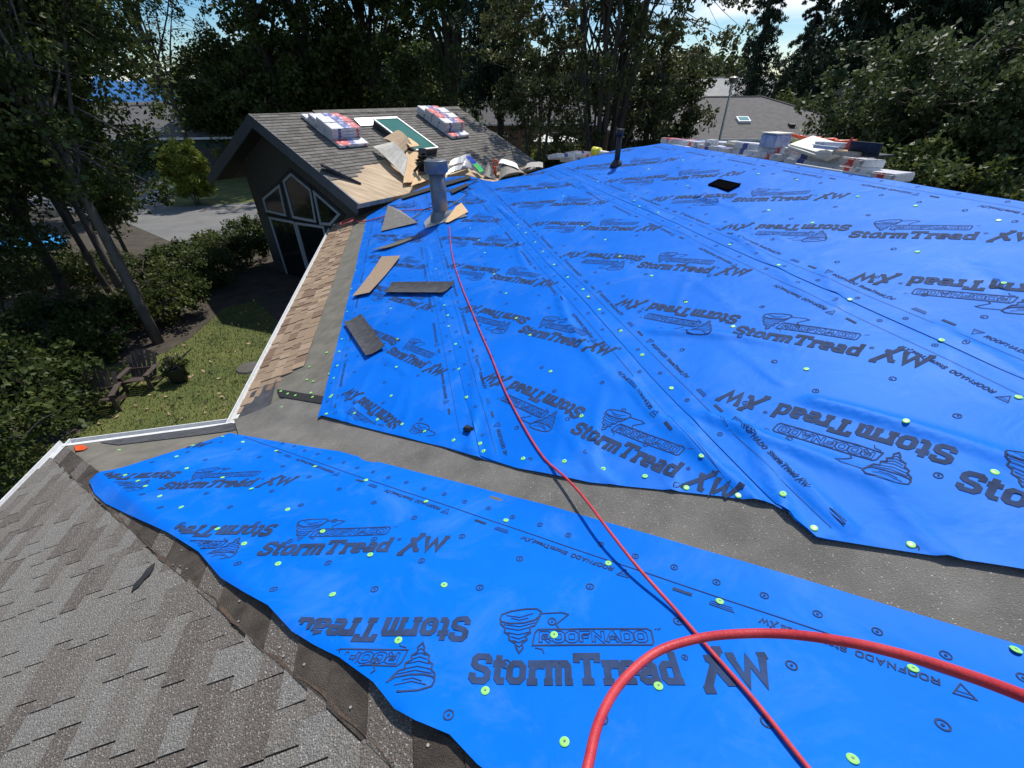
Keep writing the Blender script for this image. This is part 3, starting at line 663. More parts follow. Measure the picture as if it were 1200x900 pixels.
for a, c in zip(sp[:-1], sp[1:]):
    w0, w1 = [.003 + .014 * max(0, math.sin(5 * x) * math.sin(17 * x + 1)) for x in (a, c)]; l0, l1 = [HIPS - .185 + .014 * math.sin(9 * x) + .008 * math.sin(31 * x) for x in (a, c)]
    b.add([W(a, l0 - w0 - a, rz(a, l0 - w0 - a) + .0125), W(a, l0 + w0 - a, rz(a, l0 + w0 - a) + .0125), W(c, l1 + w1 - c, rz(c, l1 + w1 - c) + .0125), W(c, l1 - w1 - c, rz(c, l1 - w1 - c) + .0125)], [(0, 1, 2, 3)])
b.build('torn_edge', M['rust'], fieldC)
q = onroof(170, 678); b = MB(); c = np.array(q[:2])
P = [(.0, -.10), (.03, -.07), (.028, -.02), (.045, .01), (.03, .06), (.0, .10), (-.03, .05), (-.02, .0), (-.035, -.05)]
ax = np.array([.35, .94]); bx = np.array([.94, -.35]); PP = [c + .8 * bx * x + .8 * ax * y for x, y in P]
b.prism([W(p[0], p[1], rz(*p) + .014) for p in PP], [W(p[0], p[1], rz(*p) + .02) for p in PP]); tag(b.build('tar_scrap', M['black']), 'small torn black scrap lying on the aged grey shingles', 'scrap')
b = MB(); q = [onroof(*p)[:2] for p in [(88, 524), (98, 523), (104, 526), (99, 529), (90, 530)]]
b.prism([W(p[0], p[1], rz(*p) + .012) for p in q], [W(p[0], p[1], rz(*p) + .02) for p in q]); tag(b.build('shingle_fragment', M['orange']), 'small orange-brown broken fragment at the eave corner', 'fragment')

# tan shingles along the long eave
fieldT = mesh('shingle_field', [W(IV + .01, 4.6, -h + .006), W(IV + .01, 12.4, -h + .006), W(-1.6, 12.4, -h + M_ * (-1.6 - IV) + .006), W(-1.6, 4.9, -h + M_ * (-1.6 - IV) + .006)], [(0, 1, 2, 3)], M['tan'][2], house)
mt = [[shingle_mesh(wdt - .012, .137, m, .013) for wdt in (.13, .19)] for m in M['tan']]
slopeA = slopeC
ntan = 0
for r_ in range(5):
    v0 = IV - .02 + r_ * .128; u = 4.26 + r_ * .13 + (.09 if r_ % 2 else 0); 
    while u < 12.7:
        k = random.choice((0, 1)); wd = (.13, .19)[k]
        ci = random.choice((0, 0, 1, 2)); o = bpy.data.objects.new('shingle', mt[ci][k]); mw = slopeA.copy()
        mw.translation = Vector(W(v0, u, -h + M_ * (v0 - IV) + .006 + random.choice((0, .008)))) - org(fieldT); o.matrix_local = mw; link(o, fieldT); u += wd; ntan += 1


# loose shingles on the blue
def loose(pxs, m, label, lift=.024, curl=.022):
    P = [onroof(*p) for p in pxs]; b = MB(); f = lambda p, o_: W(p[0], p[1], float(surfA(np.array([p[0]]), np.array([p[1]]))[0]) + lift + o_)
    Q = []; n = 6
    a, bq, c, d = [np.array(p[:2]) for p in P]
    bot = []; top = []; fs = []
    for j in range(n + 1):
        t = j / n
        for e in (a + (bq - a) * t, d + (c - d) * t):
            bot.append(f(e, curl * (2 * t - 1) ** 2)); top.append(f(e, curl * (2 * t - 1) ** 2 + .005))
    N = len(bot); 
    for j in range(n):
        i = 2 * j; fs += [(i + 1, i, i + 2, i + 3), (N + i, N + i + 1, N + i + 3, N + i + 2), (i, N + i, N + i + 2, i + 2), (N + i + 1, i + 1, i + 3, N + i + 3)]
    fs += [(0, 1, N + 1, N), (2 * n + 1, 2 * n, N + 2 * n, N + 2 * n + 1)]
    b.add(bot + top, fs); return tag(b.build('loose_shingle', m), label, 'shingle', 'loose shingle pieces lying on the blue sheet')
loose([(404, 382), (424, 373), (452, 411), (430, 423)], M['starter'], 'dark loose shingle lying steeply tilted, nearest the valley and the viewer')
loose([(451, 348), (460, 336), (533, 336), (519, 349)], M['starter'], 'dark grey loose shingle lying level across the blue sheet')
loose([(414, 352), (448, 305), (470, 304), (434, 348)], M['tan'][1], 'tan and grey loose shingle beside the eave felt band')
loose([(434, 297), (468, 286), (500, 277), (497, 285), (450, 296)][:2] + [(500, 277), (452, 295)], M['felt'], 'narrow grey shingle strip pointing towards the steel pipe')
def surfpt(x, y, dz=0): q = onroof(x, y); return W(q[0], q[1], float(surfA(np.array([q[0]]), np.array([q[1]]))[0]) + dz)
b = MB(); b.tube([surfpt(545, 508, .008), surfpt(548, 508, .02), surfpt(553, 511, .008)], [.02, .03, .02], 6); tag(b.build('rubber_scrap', M['black']), 'tiny black scrap on the blue sheet near its lower edge', 'scrap')

# black vent opening: shallow raised slab whose colour stands in for the dark inside
P = [onroof(*p) for p in [(829, 220), (841, 214), (867, 220), (853, 227)]]
b = MB()
o3 = [W(p[0], p[1], p[2] + .045) for p in P]; c0 = np.mean(o3, 0); ins = [c0 + (p - c0) * .86 for p in o3]; dn = [p - np.array([0, 0, .006]) for p in ins]; ou = [p - np.array([0, 0, .02]) for p in o3]
b.add(o3 + ins + dn + ou, [(i, (i + 1) % 4, 4 + (i + 1) % 4, 4 + i) for i in range(4)] + [(4 + i, 4 + (i + 1) % 4, 8 + (i + 1) % 4, 8 + i) for i in range(4)] + [(8, 9, 10, 11)] + [(12 + i, 12 + (i + 1) % 4, (i + 1) % 4, i) for i in range(4)])
tag(b.build('vent_opening', M['hole_shade'], house), 'black square vent opening in the topmost blue sheet')

# steel flue pipe
def vpt(q, z): return np.array(W(q[0], q[1], q[2] + z))
q = onroof(517, 258); pipe = None
b = MB(); B0 = vpt(q, -.02); b.tube([B0, B0 + [0, 0, .92]], .148, 28); b.tube([B0 + [0, 0, .55], B0 + [0, 0, .57]], .154, 28); pipe = b.build('flue_pipe', M['lead'], house, True)
pipe['label'] = 'tall blue-grey steel flue pipe with a wider cap'
b = MB(); b.tube([B0 + [0, 0, .84], B0 + [0, 0, .86], B0 + [0, 0, 1.05], B0 + [0, 0, 1.06], B0 + [0, 0, 1.06]], [.148, .215, .215, .21, .16], 28); b.build('flue_cap', M['lead'], pipe, True)
b = MB(); b.tube([B0 + [0, 0, -.08], B0 + [0, 0, .08], B0 + [0, 0, .2]], [.22, .20, .15], 28); b.build('storm_collar', M['lead'], pipe, True)
def slab(pxs, m, nm, parent=None, dz=.02, th=.006, lift=(0, 0, 0, 0)):
    b = MB(); P = [surfpt(*p, dz + l) for p, l in zip(pxs, lift + (0,) * 9)]; b.prism(P, [p + np.array([0, 0, th]) for p in P]); return b.build(nm, m, parent)
slab([(497, 263), (508, 252), (538, 248), (548, 256), (520, 263), (499, 271)], M['galv'], 'base_flashing', pipe, .018)
slab([(522, 264), (534, 246), (541, 241), (549, 252), (526, 264)], M['ply_light'], 'plywood_patch', pipe, .026, .008)
# vent stack
q = onroof(722, 196); b = MB(); B0 = vpt(q, -.02); b.tube([B0, B0 + [0, 0, .5]], .045, 14); vs_ = b.build('vent_stack', M['cable'], house, True); vs_['label'] = 'thin black vent stack standing near the ridge'
b = MB(); b.tube([B0 + [0, 0, .02], B0 + [0, 0, .06], B0 + [0, 0, .14]], [.11, .1, .05], 14); b.build('boot_flashing', M['cable'], vs_, True)
b = MB(); b.tube([B0 + [0, 0, .49], B0 + [0, 0, .495], B0 + [0, 0, .58]], [.05, .062, .062], 14); b.build('stack_top', M['cable'], vs_, True)

# ---------------------------------------------------------------- hoses
R1 = .0074
pts = [(527, 268), (528, 285), (532, 310), (541, 338), (552, 365), (563, 392), (575, 420), (590, 458), (607, 492), (624, 522), (640, 546)]
P = [surfpt(*p, R1 + .004) for p in pts]
def bpt(x, y, dz): q = onroof(x, y); return W(q[0], q[1], float(surfB(np.array([q[0]]), np.array([q[1]]))[0]) + dz)
P2 = [bpt(790, 722, R1 + .01), bpt(830, 768, R1 + .006), bpt(880, 826, R1 + .006), bpt(937, 900, R1 + .006), bpt(985, 960, R1 + .006)]
a, c = P[-1], P2[0]; mid = [a + (c - a) * t + np.array([0, 0, .03 * math.sin(math.pi * t)]) + .015 * V * math.sin(2 * math.pi * t) for t in (.2, .4, .6, .8)]
b = MB(); b.tube(spline(P + mid + P2, 8), R1, 10); tag(b.build('air_hose', M['hose'], None, True), 'thin red hose running from the steel pipe down across the valley to the foreground', 'hose')
def dpt(x, y, dist): d = ray(x, y); d = d / np.linalg.norm(d) * dist; return W(*d)
cp = [(676, 985, .80), (681, 940, .82), (690, 893, .84), (703, 843, .88), (728, 800, .93), (768, 765, .98), (815, 749, 1.0), (862, 743, 1.0), (920, 743, 1.0), (990, 752, .98), (1060, 768, .96), (1130, 790, .93), (1200, 816, .9), (1290, 855, .86), (1400, 910, .82)]
b = MB(); b.tube(spline([dpt(*p) for p in cp], 8), .0080, 16); tag(b.build('air_hose', M['hose'], None, True), 'thick red hose looping through the near right foreground, over the blue sheet', 'hose')
b = MB(); th = np.linspace(0, 2 * math.pi * 2.2, 40)
q0 = surfpt(408, 266, .03)
loop = [q0 + V * (.17 * math.cos(t)) + U * (.22 * math.sin(t)) * 1 + ZZ * (.03 + .01 * math.sin(3 * t) + .05 * (math.cos(t) + 1)) for t in th]
b.tube(loop + spline([loop[-1], surfpt(418, 262, .03), surfpt(430, 261, .02), surfpt(455, 254, .02), surfpt(470, 250, .03), surfpt(505, 248, .03)], 6)[1:], .011, 8)
tag(b.build('air_hose', M['pink'], None, True), 'small coiled thin red hose by the corner of the gable wing', 'hose')
def cable(pl, r, label, m='cable', nm='cable'):
    b = MB(); b.tube(spline([surfpt(*p) for p in pl], 6), r, 6); return tag(b.build(nm, M[m], None, True), label, nm.replace('_', ' '), 'cords around the steel pipe' if nm == 'cable' else None)
cable([(448, 262, .03), (460, 258, .05), (478, 262, .03), (497, 250, .05), (512, 245, .03), (530, 238, .03)], .012, 'black cord running left of the steel pipe to the flashing offcut')
cable([(505, 255, .02), (520, 250, .03), (538, 238, .04), (548, 228, .03), (530, 224, .03)], .011, 'black cord looping behind the steel pipe')
cable([(535, 226, .02), (548, 220, .03), (560, 214, .03), (545, 213, .03)], .011, 'black cord lying near the hip behind the pipe')
for pp, lab in (([(470, 232), (472, 236), (552, 212), (550, 209)], 'long dark metal strip lying along the roof break behind the pipe'), ([(528, 226), (530, 230), (549, 221), (548, 218)], 'short black metal strip lying right behind the pipe')):
    o = slab(pp, M['black'], 'metal_strip', None, .03, .02); tag(o, lab, 'metal strip')
# folded flashing offcut left of the pipe
b = MB(); a0, a1, a2, a3 = surfpt(447, 273, .02), surfpt(456, 248, .13), surfpt(490, 264, .03), surfpt(474, 268, .02)
b.add([a0, a1, a2, a0 + np.array([0, 0, .006]), a1 + np.array([0, 0, .006]), a2 + np.array([0, 0, .006])], [(0, 1, 2), (3, 5, 4), (0, 3, 4, 1), (1, 4, 5, 2), (2, 5, 3, 0)], 0)
a4 = surfpt(470, 250, .04); b.add([a1, a4, a2, a1 - [0, 0, .006], a4 - [0, 0, .006], a2 - [0, 0, .006]], [(0, 1, 2), (3, 5, 4), (0, 3, 4, 1), (1, 4, 5, 2), (2, 5, 3, 0)], 0)
tag(b.build('flashing_offcut', M['galv_dark']), 'bent grey metal flashing offcut propped on the blue sheet left of the pipe', 'flashing')

# ---------------------------------------------------------------- angled gable wing
zN = -2.15
Nn = atz(420, 238, zN); Fn = atz(244, 207, zN); g = (Fn - Nn); HALF = np.linalg.norm(g) / 2; g = g / np.linalg.norm(g); wv = np.array([g[1], -g[0], 0])
dP = ray(297, 134); Pk = dP * ((Nn @ wv) / (dP @ wv)); RISE = Pk[2] - zN; SL = math.hypot(HALF, RISE)
def Q(s, w_, z): p = Nn + g * s + wv * w_; return np.array(W(p[0], p[1], z))
WL = 8.5
def slopept(t, w_, off=0, far=False):                               # t metres up the slope from the eave
    s = t / SL * HALF; z = zN + t / SL * RISE; nn_ = np.array([-RISE, HALF]) / SL
    s2, z2 = s + nn_[0] * off, z + nn_[1] * off
    if far: s2 = 2 * HALF - s2
    return Q(s2, w_, z2)
th = .14
for far in (False, True):
    b = MB(); c = [(0, 0), (0, WL), (SL, WL), (SL, 0)]
    bot = [slopept(t, w_, -th, far) for t, w_ in c]; top = [slopept(t, w_, 0, far) for t, w_ in c]
    bot[2] = Q(HALF, WL, Pk[2] - th * 1.1); bot[3] = Q(HALF, 0, Pk[2] - th * 1.1)
    b.prism(bot if far else bot[::-1], top if far else top[::-1]); b.build('roof_slope', M['ply'] if not far else M['groof2'], house)
# wing shingles: stepped courses, each tab slightly different; too small to count singly
b = MB(); wsm = [mat('weathered_brown_shingle', a, c, scale=30, rough=.95, bump=.4, bscale=80) for a, c in [((.115, .105, .092), (.155, .142, .125)), ((.135, .125, .11), (.18, .168, .148)), ((.095, .085, .073), (.13, .118, .1)), ((.15, .14, .125), (.19, .18, .16))]]
EXW = .15; nrow = int(SL / EXW)
def torn(w_): return np.interp(w_, [-.1, .25, .8, 1.5, 2.0, 2.6, 3.4, 4.6, 5.6, 9], [1.0, .9, 1.05, 1.45, 1.5, 1.9, 1.6, .75, .05, .02])
for r_ in range(nrow + 1):
    t = r_ * EXW; w_ = -.03; first = .1 + (r_ * .137) % .25
    while w_ < WL:
        wd = random.uniform(.2, .36) if w_ > 0 else first; t0, t1 = t, min(t + EXW + .02, SL)
        if t0 > torn(w_ + wd / 2) and t1 - t0 > .02:
            a, c = w_, min(w_ + wd - .008, WL + .02); hgt = .018 + random.uniform(0, .008)
            b.prism([slopept(t0, a, .002), slopept(t1, a, .002), slopept(t1, c, .002), slopept(t0, c, .002)], [slopept(t0, a, hgt), slopept(t1, a, .007), slopept(t1, c, .007), slopept(t0, c, hgt)], random.choice((0, 0, 1, 1, 2, 3)))
        w_ += wd
tag(b.build('shingles', wsm, house), kind='stuff')
b = MB()
for k in range(24):
    w_ = 1.9 + k * .275
    if w_ < WL - .2: b.prism([slopept(SL - .17, w_, .02), slopept(SL, w_, .02), slopept(SL, w_ + .3, .02), slopept(SL - .17, w_ + .3, .02)], [slopept(SL - .17, w_, .04), Q(HALF, w_, Pk[2] + .055), Q(HALF, w_ + .3, Pk[2] + .055), slopept(SL - .17, w_ + .3, .032)], k % 2)
b.build('ridge_caps', wsm[:2], house)
# rake boards
for far in (False, True):
    b = MB(); f = lambda t, w_, off: slopept(t, w_, off, far)
    A_ = [f(-.02, -.045, -.28), f(SL, -.045, -.28), f(SL, -.045, .012), f(-.02, -.045, .012)]; B_ = [f(-.02, .0, -.28), f(SL, .0, -.28), f(SL, .0, .012), f(-.02, .0, .012)]
    for L_, w_ in ((A_, -.045), (B_, 0.)): L_[1] = Q(HALF, w_, Pk[2] - .31); L_[2] = Q(HALF, w_, Pk[2] + .014)
    b.prism(A_, B_); b.build('rake_board', M['fascia'], house)
    b = MB(); b.prism([f(0, .01, -.142), f(SL, .01, -.142), f(SL, .72, -.142), f(0, .72, -.142)], [f(0, .01, -.15), f(SL, .01, -.15), f(SL, .72, -.15), f(0, .72, -.15)]); b.build('soffit', M['soffit'], house)
    b = MB(); b.prism([f(-.03, -.04, -.13), f(-.03, WL, -.13), f(-.03, WL, -.002), f(-.03, -.04, -.002)], [f(.0, -.04, -.13), f(.0, WL, -.13), f(.0, WL, -.002), f(.0, -.04, -.002)]); b.build('eave_board', M['fascia'] if far else M['ply'], house)
# gable end wall with its openings
SB = .62; WN = Nn @ wv + SB
def Wp(x, y):
    d = ray(280 + x / 6, 200 + y / 6); p = d * (WN / (d @ wv)); return ((p - Nn) @ g, p[2])
s0, s1 = 1.0, 2 * HALF - 1.35
def wz(s): return zN + (HALF - abs(s - HALF)) / HALF * RISE - .17
b = MB(); out = [(s0, -CAMZ), (s1, -CAMZ), (s1, wz(s1)), (HALF, wz(HALF)), (s0, wz(s0))]
b.prism([Q(s, SB, z) for s, z in out], [Q(s, SB + .2, z) for s, z in out]); b.build('gable_wall', M['stucco'], house)
b = MB(); b.prism([Q(s, w_, -CAMZ) for s, w_ in ((s0, SB + .2), (s0, WL), (s1, WL), (s1, SB + .2))], [Q(s, w_, min(wz(s0), wz(s1))) for s, w_ in ((s0, SB + .2), (s0, WL), (s1, WL), (s1, SB + .2))]); b.build('wall', M['stucco'], house)
def window(poly, nm='window', fw=.075):
    P = [np.array(p) for p in poly]; n = len(P); l, r = strip(list(P) + [P[0]], fw); area = sum(P[i][0] * P[(i + 1) % n][1] - P[(i + 1) % n][0] * P[i][1] for i in range(n))
    inn, outp = (l[:-1], r[:-1]) if area > 0 else (r[:-1], l[:-1])
    b = MB(); F = SB - .05; V0 = [Q(p[0], F, p[1]) for p in outp] + [Q(p[0], F, p[1]) for p in inn] + [Q(p[0], SB - .003, p[1]) for p in outp] + [Q(p[0], SB - .02, p[1]) for p in inn]
    b.add(V0, [(i, (i + 1) % n, n + (i + 1) % n, n + i) for i in range(n)] + [(2 * n + i, 2 * n + (i + 1) % n, (i + 1) % n, i) for i in range(n)] + [(n + i, n + (i + 1) % n, 3 * n + (i + 1) % n, 3 * n + i) for i in range(n)])
    o = b.build(nm, M['white_win'], house); b = MB(); b.add([Q(p[0], SB - .021, p[1]) for p in inn], [tuple(range(n))]); b.build('pane', M['glass'], o)
    l2, r2_ = strip(list(P) + [P[0]], fw + .22); o2 = (r2_ if area > 0 else l2)[:-1]
    b = MB(); F2 = SB - .03; V0 = [Q(p[0], F2, p[1]) for p in o2] + [Q(p[0], F2, p[1]) for p in outp] + [Q(p[0], SB - .002, p[1]) for p in o2]
    b.add(V0, [(i, (i + 1) % n, n + (i + 1) % n, n + i) for i in range(n)] + [(2 * n + i, 2 * n + (i + 1) % n, (i + 1) % n, i) for i in range(n)]); b.build('casing', M['dark_trim'], o)
    return o
M['white_win'] = mat('grey_window_frame', (.38, .42, .48), (.44, .48, .54), scale=3, rough=.5)
window([Wp(178, 200), Wp(290, 108), Wp(335, 312), Wp(200, 280)]); window([Wp(322, 75), Wp(375, 25), Wp(508, 135), Wp(545, 355), Wp(388, 325)])
window([Wp(535, 150), Wp(712, 305), Wp(650, 375), Wp(580, 370)])
zb = -4.5
a, c, d, e = Wp(222, 330), Wp(392, 362), Wp(408, 368), Wp(600, 395)
window([a, c, (c[0], Wp(400, 780)[1]), (a[0], Wp(360, 800)[1])]); window([d, e, (e[0], Wp(400, 780)[1]), (d[0], Wp(400, 780)[1])])
# skylight on the wing: frame, dark kerb, green pane
sk = [(2.0, 3.72), (3.95, 3.72), (3.95, 4.72), (2.0, 4.72)]
def swz(x, y):
    nrm = np.cross(Pk - Nn, wv); d = ray(x, y); p = d * ((Nn @ nrm) / (d @ nrm)) - Nn
    sdv = (Pk - Nn) - ((Pk - Nn) @ wv) * wv; sdv = sdv / np.linalg.norm(sdv); return (p @ sdv, p @ wv)
ta, tb = swz(484, 184)[0], swz(446, 146)[0]; wa, wb = swz(485, 184)[1], swz(505, 181)[1]
sk = [(ta, wa), (tb, wa), (tb, wb + .25), (ta, wb + .25)]
b = MB(); b.prism([slopept(t, w_, .0) for t, w_ in sk][::-1], [slopept(t, w_, .2) for t, w_ in sk][::-1]); skl = b.build('skylight', M['dark_trim'], house)
skl['label'] = 'long green-glazed skylight between the two stacks of shingle bundles'
cc = np.mean(np.array(sk), 0); i1 = [tuple(cc + (np.array(p) - cc) * np.array([1.02, 1.04])) for p in sk]; i2 = [tuple(cc + (np.array(p) - cc) * np.array([.97, .915])) for p in sk]
b = MB(); V0 = [slopept(t, w_, .205) for t, w_ in i1] + [slopept(t, w_, .245) for t, w_ in i1] + [slopept(t, w_, .245) for t, w_ in i2] + [slopept(t, w_, .21) for t, w_ in i2]
b.add(V0, [(i, (i + 1) % 4, 4 + (i + 1) % 4, 4 + i) for i in range(4)] + [(4 + i, 4 + (i + 1) % 4, 8 + (i + 1) % 4, 8 + i) for i in range(4)] + [(8 + i, 8 + (i + 1) % 4, 12 + (i + 1) % 4, 12 + i) for i in range(4)] + [(0, 1, 2, 3)]); b.build('frame', M['galv'], skl)
b = MB(); b.add([slopept(t, w_, .228) for t, w_ in i2], [(0, 1, 2, 3)]); b.build('pane', M['skyglass'], skl)
b = MB(); t0, w0 = swz(428, 152); t1, w1 = swz(474, 136)
w0, w1 = wa - .45, wb + .5
b.prism([slopept(tb + .02, w0, .02), slopept(tb + .3, w0 - .05, .02), slopept(tb + .3, w1, .02), slopept(tb + .02, w1 - .1, .02)], [slopept(tb + .02, w0, .05), slopept(tb + .3, w0 - .05, .14), slopept(tb + .3, w1, .14), slopept(tb + .02, w1 - .1, .05)]); b.build('head_flashing', M['galv'], skl)

# ---------------------------------------------------------------- bundles of new shingles
def bundle_mesh(kind):
    bm = bmesh.new(); bmesh.ops.create_cube(bm, size=1)
    for v in bm.verts: v.co = Vector((v.co.x * 1.0, v.co.y * .34, v.co.z * .085 + .0425))
    bmesh.ops.subdivide_edges(bm, edges=[e for e in bm.edges if abs(e.verts[0].co.x - e.verts[1].co.x) > .5], cuts=9)
    bmesh.ops.bevel(bm, geom=[e for e in bm.edges if len(e.link_faces) == 2 and e.calc_face_angle(0) > 1], offset=.012, segments=2, affect='EDGES')
    rr = random.Random(kind)
    for v in bm.verts: v.co.z += rr.uniform(-.003, .003); v.co.y += rr.uniform(-.004, .004)
    me = bpy.data.meshes.new('shingle_bundle'); bm.to_mesh(me)
    for m in (M['wrap'], M['wrap_blue'], M['wrap_red'], M['starter']): me.materials.append(m)
    for p in me.polygons:
        x = p.center.x; zt = p.normal.z
        if zt > .6 and kind in (1, 3): p.material_index = 1 if -.1 < x < .2 else (2 if x >= .2 else 0)
        elif zt > .6 and kind == 2: p.material_index = 2 if x < -.1 else (1 if x < .15 else 0)
        elif abs(p.normal.y) > .6: p.material_index = (2 if .28 < x < .42 else (1 if -.32 < x < -.2 else 0)) if p.center.z > .02 else 0
    me.update(); bm.free(); return me
BM = [bundle_mesh(k) for k in range(4)]
def bundle(pos, xdir, nrm, k, label, group, yaw=0):
    x = Vector(xdir).normalized(); n = Vector(nrm).normalized(); y = n.cross(x).normalized(); x = y.cross(n)
    m = Matrix(((x[0], y[0], n[0], 0), (x[1], y[1], n[1], 0), (x[2], y[2], n[2], 0), (0, 0, 0, 1))) @ Matrix.Rotation(yaw, 4, 'Z'); m.translation = Vector(pos)
    o = bpy.data.objects.new('shingle_bundle', BM[k]); o.matrix_world = m; col.objects.link(o); return tag(o, label, 'shingle bundle', group)
xw = slopept(1, 1) - slopept(1, 0); nw = np.cross(slopept(1, 1) - slopept(1, 0), slopept(2, 0) - slopept(1, 0)); nw = nw if nw[2] > 0 else -nw; nw = nw / np.linalg.norm(nw)
ORD = ['first', 'second', 'third', 'fourth', 'fifth', 'sixth']
def stack(tl, wl, levels, nm, grp):
    for r_, (t, lv) in enumerate(zip(tl, levels)):
        for k in range(lv):
            lab = f'shingle bundle in the {nm}, {ORD[r_]} row from the eave, ' + ('lowest' if k == 0 else ('topmost' if k == lv - 1 else f'{ORD[k]} layer'))
            bundle(slopept(t, wl + random.uniform(-.03, .03), .035 + .088 * k), xw, nw, random.choice((1, 2, 3)) if k == lv - 1 else random.choice((0, 1, 3)), lab, grp, random.uniform(-.03, .03))
tA, wA = swz(400, 172); tB, wB = swz(384, 143)
stack([tA + .1, tA + .46, tA + .82, tA + 1.18, tA + 1.54], (swz(372, 172)[1] + swz(434, 172)[1]) / 2 + .3, [1, 4, 4, 3, 1], 'left stack on the wing', 'shingle bundles in the left stack on the gable wing')
tA, wA = swz(530, 160)
stack([tA + .05, tA + .41, tA + .77, tA + 1.13, tA + 1.49], (swz(508, 160)[1] + swz(552, 160)[1]) / 2 + .3, [1, 4, 4, 4, 3], 'right stack on the wing', 'shingle bundles in the right stack on the gable wing')
# along the main ridge, on the far side
nr = V * M_ + ZZ
rows = [(7.55, 1), (6.6, 1), (5.62, 2), (4.66, 2)]
i = 0
desc = ['end of the row nearest the vent stack', 'just left of the blue box', 'under the blue box and the cream parcel', 'at the right end of the row']
for (u, n), ds in zip(rows, desc):
    for k in range(2 if n == 1 else 3):
        v0 = RIDGE_V + .34 + .05 * k + .1 * (i % 2); z0 = RZ - M_ * (v0 - RIDGE_V) + .03 + .088 * k
        bundle(W(v0, u + random.uniform(-.04, .04), z0), -U, nr * .2 + ZZ, [0, 2, 3, 0][(k + i) % 4], f'bundle on the ridge, {ds}, ' + ['bottom', 'second', 'upper'][k] + ' one', 'shingle bundles along the main ridge', random.uniform(-.12, .12)); 
    i += 1
bundle(W(4.95, 7.45, RZ - .02), -U * .7 + V * .5, ZZ, 2, 'red-topped shingle bundle lying alone behind the roof peak', 'shingle bundles along the main ridge')
bundle(W(5.02, 4.4, RZ - .08), -U, ZZ, 2, 'red-topped shingle bundle at the far right end, farther from the ridge', 'shingle bundles along the main ridge', .15)
def box(nm, c, dx, dy, dz, ax, m, label, cat, bev=.015, parts=None, tilt=None):
    bm = bmesh.new(); bmesh.ops.create_cube(bm, size=1)
    for v in bm.verts: v.co = Vector((v.co.x * dx, v.co.y * dy, (v.co.z + .5) * dz))
    bmesh.ops.bevel(bm, geom=bm.edges[:], offset=bev, segments=2, affect='EDGES')
    for v in bm.verts: v.co += Vector((random.uniform(-1, 1), random.uniform(-1, 1), random.uniform(-1, 1))) * bev * .25
    me = bpy.data.meshes.new(nm); bm.to_mesh(me); bm.free(); me.materials.append(m)
    o = bpy.data.objects.new(nm, me); x = Vector(ax).normalized(); y = Vector((0, 0, 1)).cross(x)
    mw = Matrix(((x[0], y[0], 0, 0), (x[1], y[1], 0, 0), (x[2], y[2], 1, 0), (0, 0, 0, 1)))
    if tilt: mw = mw @ Matrix.Rotation(tilt[0], 4, 'X') @ Matrix.Rotation(tilt[1], 4, 'Y')
    mw.translation = Vector(c); o.matrix_world = mw; col.objects.link(o); return tag(o, label, cat)
zr = lambda v: RZ - M_ * (v - RIDGE_V)
bx = box('nail_box', W(4.72, 5.45, zr(4.72) + .24), .28, .24, .16, -U, M['wrap_bluegrey'], 'small blue and white box on the ridge bundles', 'box')
box('box_lid', W(4.72, 5.45, 0), .3, .26, .012, -U, M['cream'], None, None, .003).location = Vector(W(4.72, 5.45, zr(4.72) + .405)); tag(bpy.data.objects['box_lid'], 'cream flat packet on top of the small blue box', 'packet')
box('cream_parcel', W(4.75, 4.75, zr(4.75) + .27), .62, .34, .07, -U, M['cream'], 'cream flat parcel lying tilted across the ridge bundles', 'parcel', .02, tilt=(.25, .12))
box('plastic_wrap', W(4.6, 4.45, zr(4.6) + .28), .4, .2, .06, -U, M['wrap'], 'crumpled white plastic beneath the cream parcel', 'plastic wrap', .03)
# open dark case
b = MB(); c = np.array(W(4.62, 3.98, zr(4.62) + .25)); b.box(c + U * 0 + [0, 0, .02], U * .17, V * .10, ZZ * .012); b.box(c - V * .10 + [0, 0, .075], U * .17, V * .012, ZZ * .062 + V * -.035 - U * .03)
tag(b.build('tool_case', M['black']), 'open black case standing on the ridge bundles', 'tool case')
b = MB(); c = np.array(W(4.60, 4.24, zr(4.6) + .28)); b.prism([c - U * .06, c + U * .06, c + V * .03 + U * .06, c + V * .03 - U * .06], [c + ZZ * .12, c + ZZ * .12 + U * .01, c + ZZ * .12 + V * .01 + U * .01, c + ZZ * .12 + V * .01]); tag(b.build('paper_wedge', M['wrap_red']), 'small red and white folded wrapper beside the black case', 'wrapper')
b = MB(); c = np.array(W(5.1, 4.9, zr(5.1) + .42))
b.tube(spline([c + U * a_ * .1 + V * .08 * math.sin(a_ * 2.3) + ZZ * (.06 + .07 * math.sin(a_ * 3.1)) for a_ in range(-2, 9)], 6), .02, 7); tag(b.build('extension_cord', M['orange'], None, True), 'tangled orange extension cord piled behind the cream parcel', 'cord')
b = MB(); c = np.array(W(5.0, 4.3, zr(5.0) + .32)); b.tube([c + U * .09 * math.cos(t) + ZZ * (.06 + .055 * math.sin(t)) + V * .02 * math.sin(2 * t) for t in np.linspace(0, 6.28, 22)], .008, 6); tag(b.build('rope_ring', M['paper'], None, True), 'pale coiled strap standing behind the black case', 'strap')
box('shingle_offcut', W(4.6, 4.15, zr(4.55) + .22), .32, .24, .05, -U, M['card'], 'tan flat offcut lying right of the black case', 'offcut', .01)
o_ = box('wood_lath', W(4.42, 4.2, RZ + .02), .95, .03, .02, -U, M['white'], 'white slat lying on the blue sheet at the ridge', 'slat', .004)
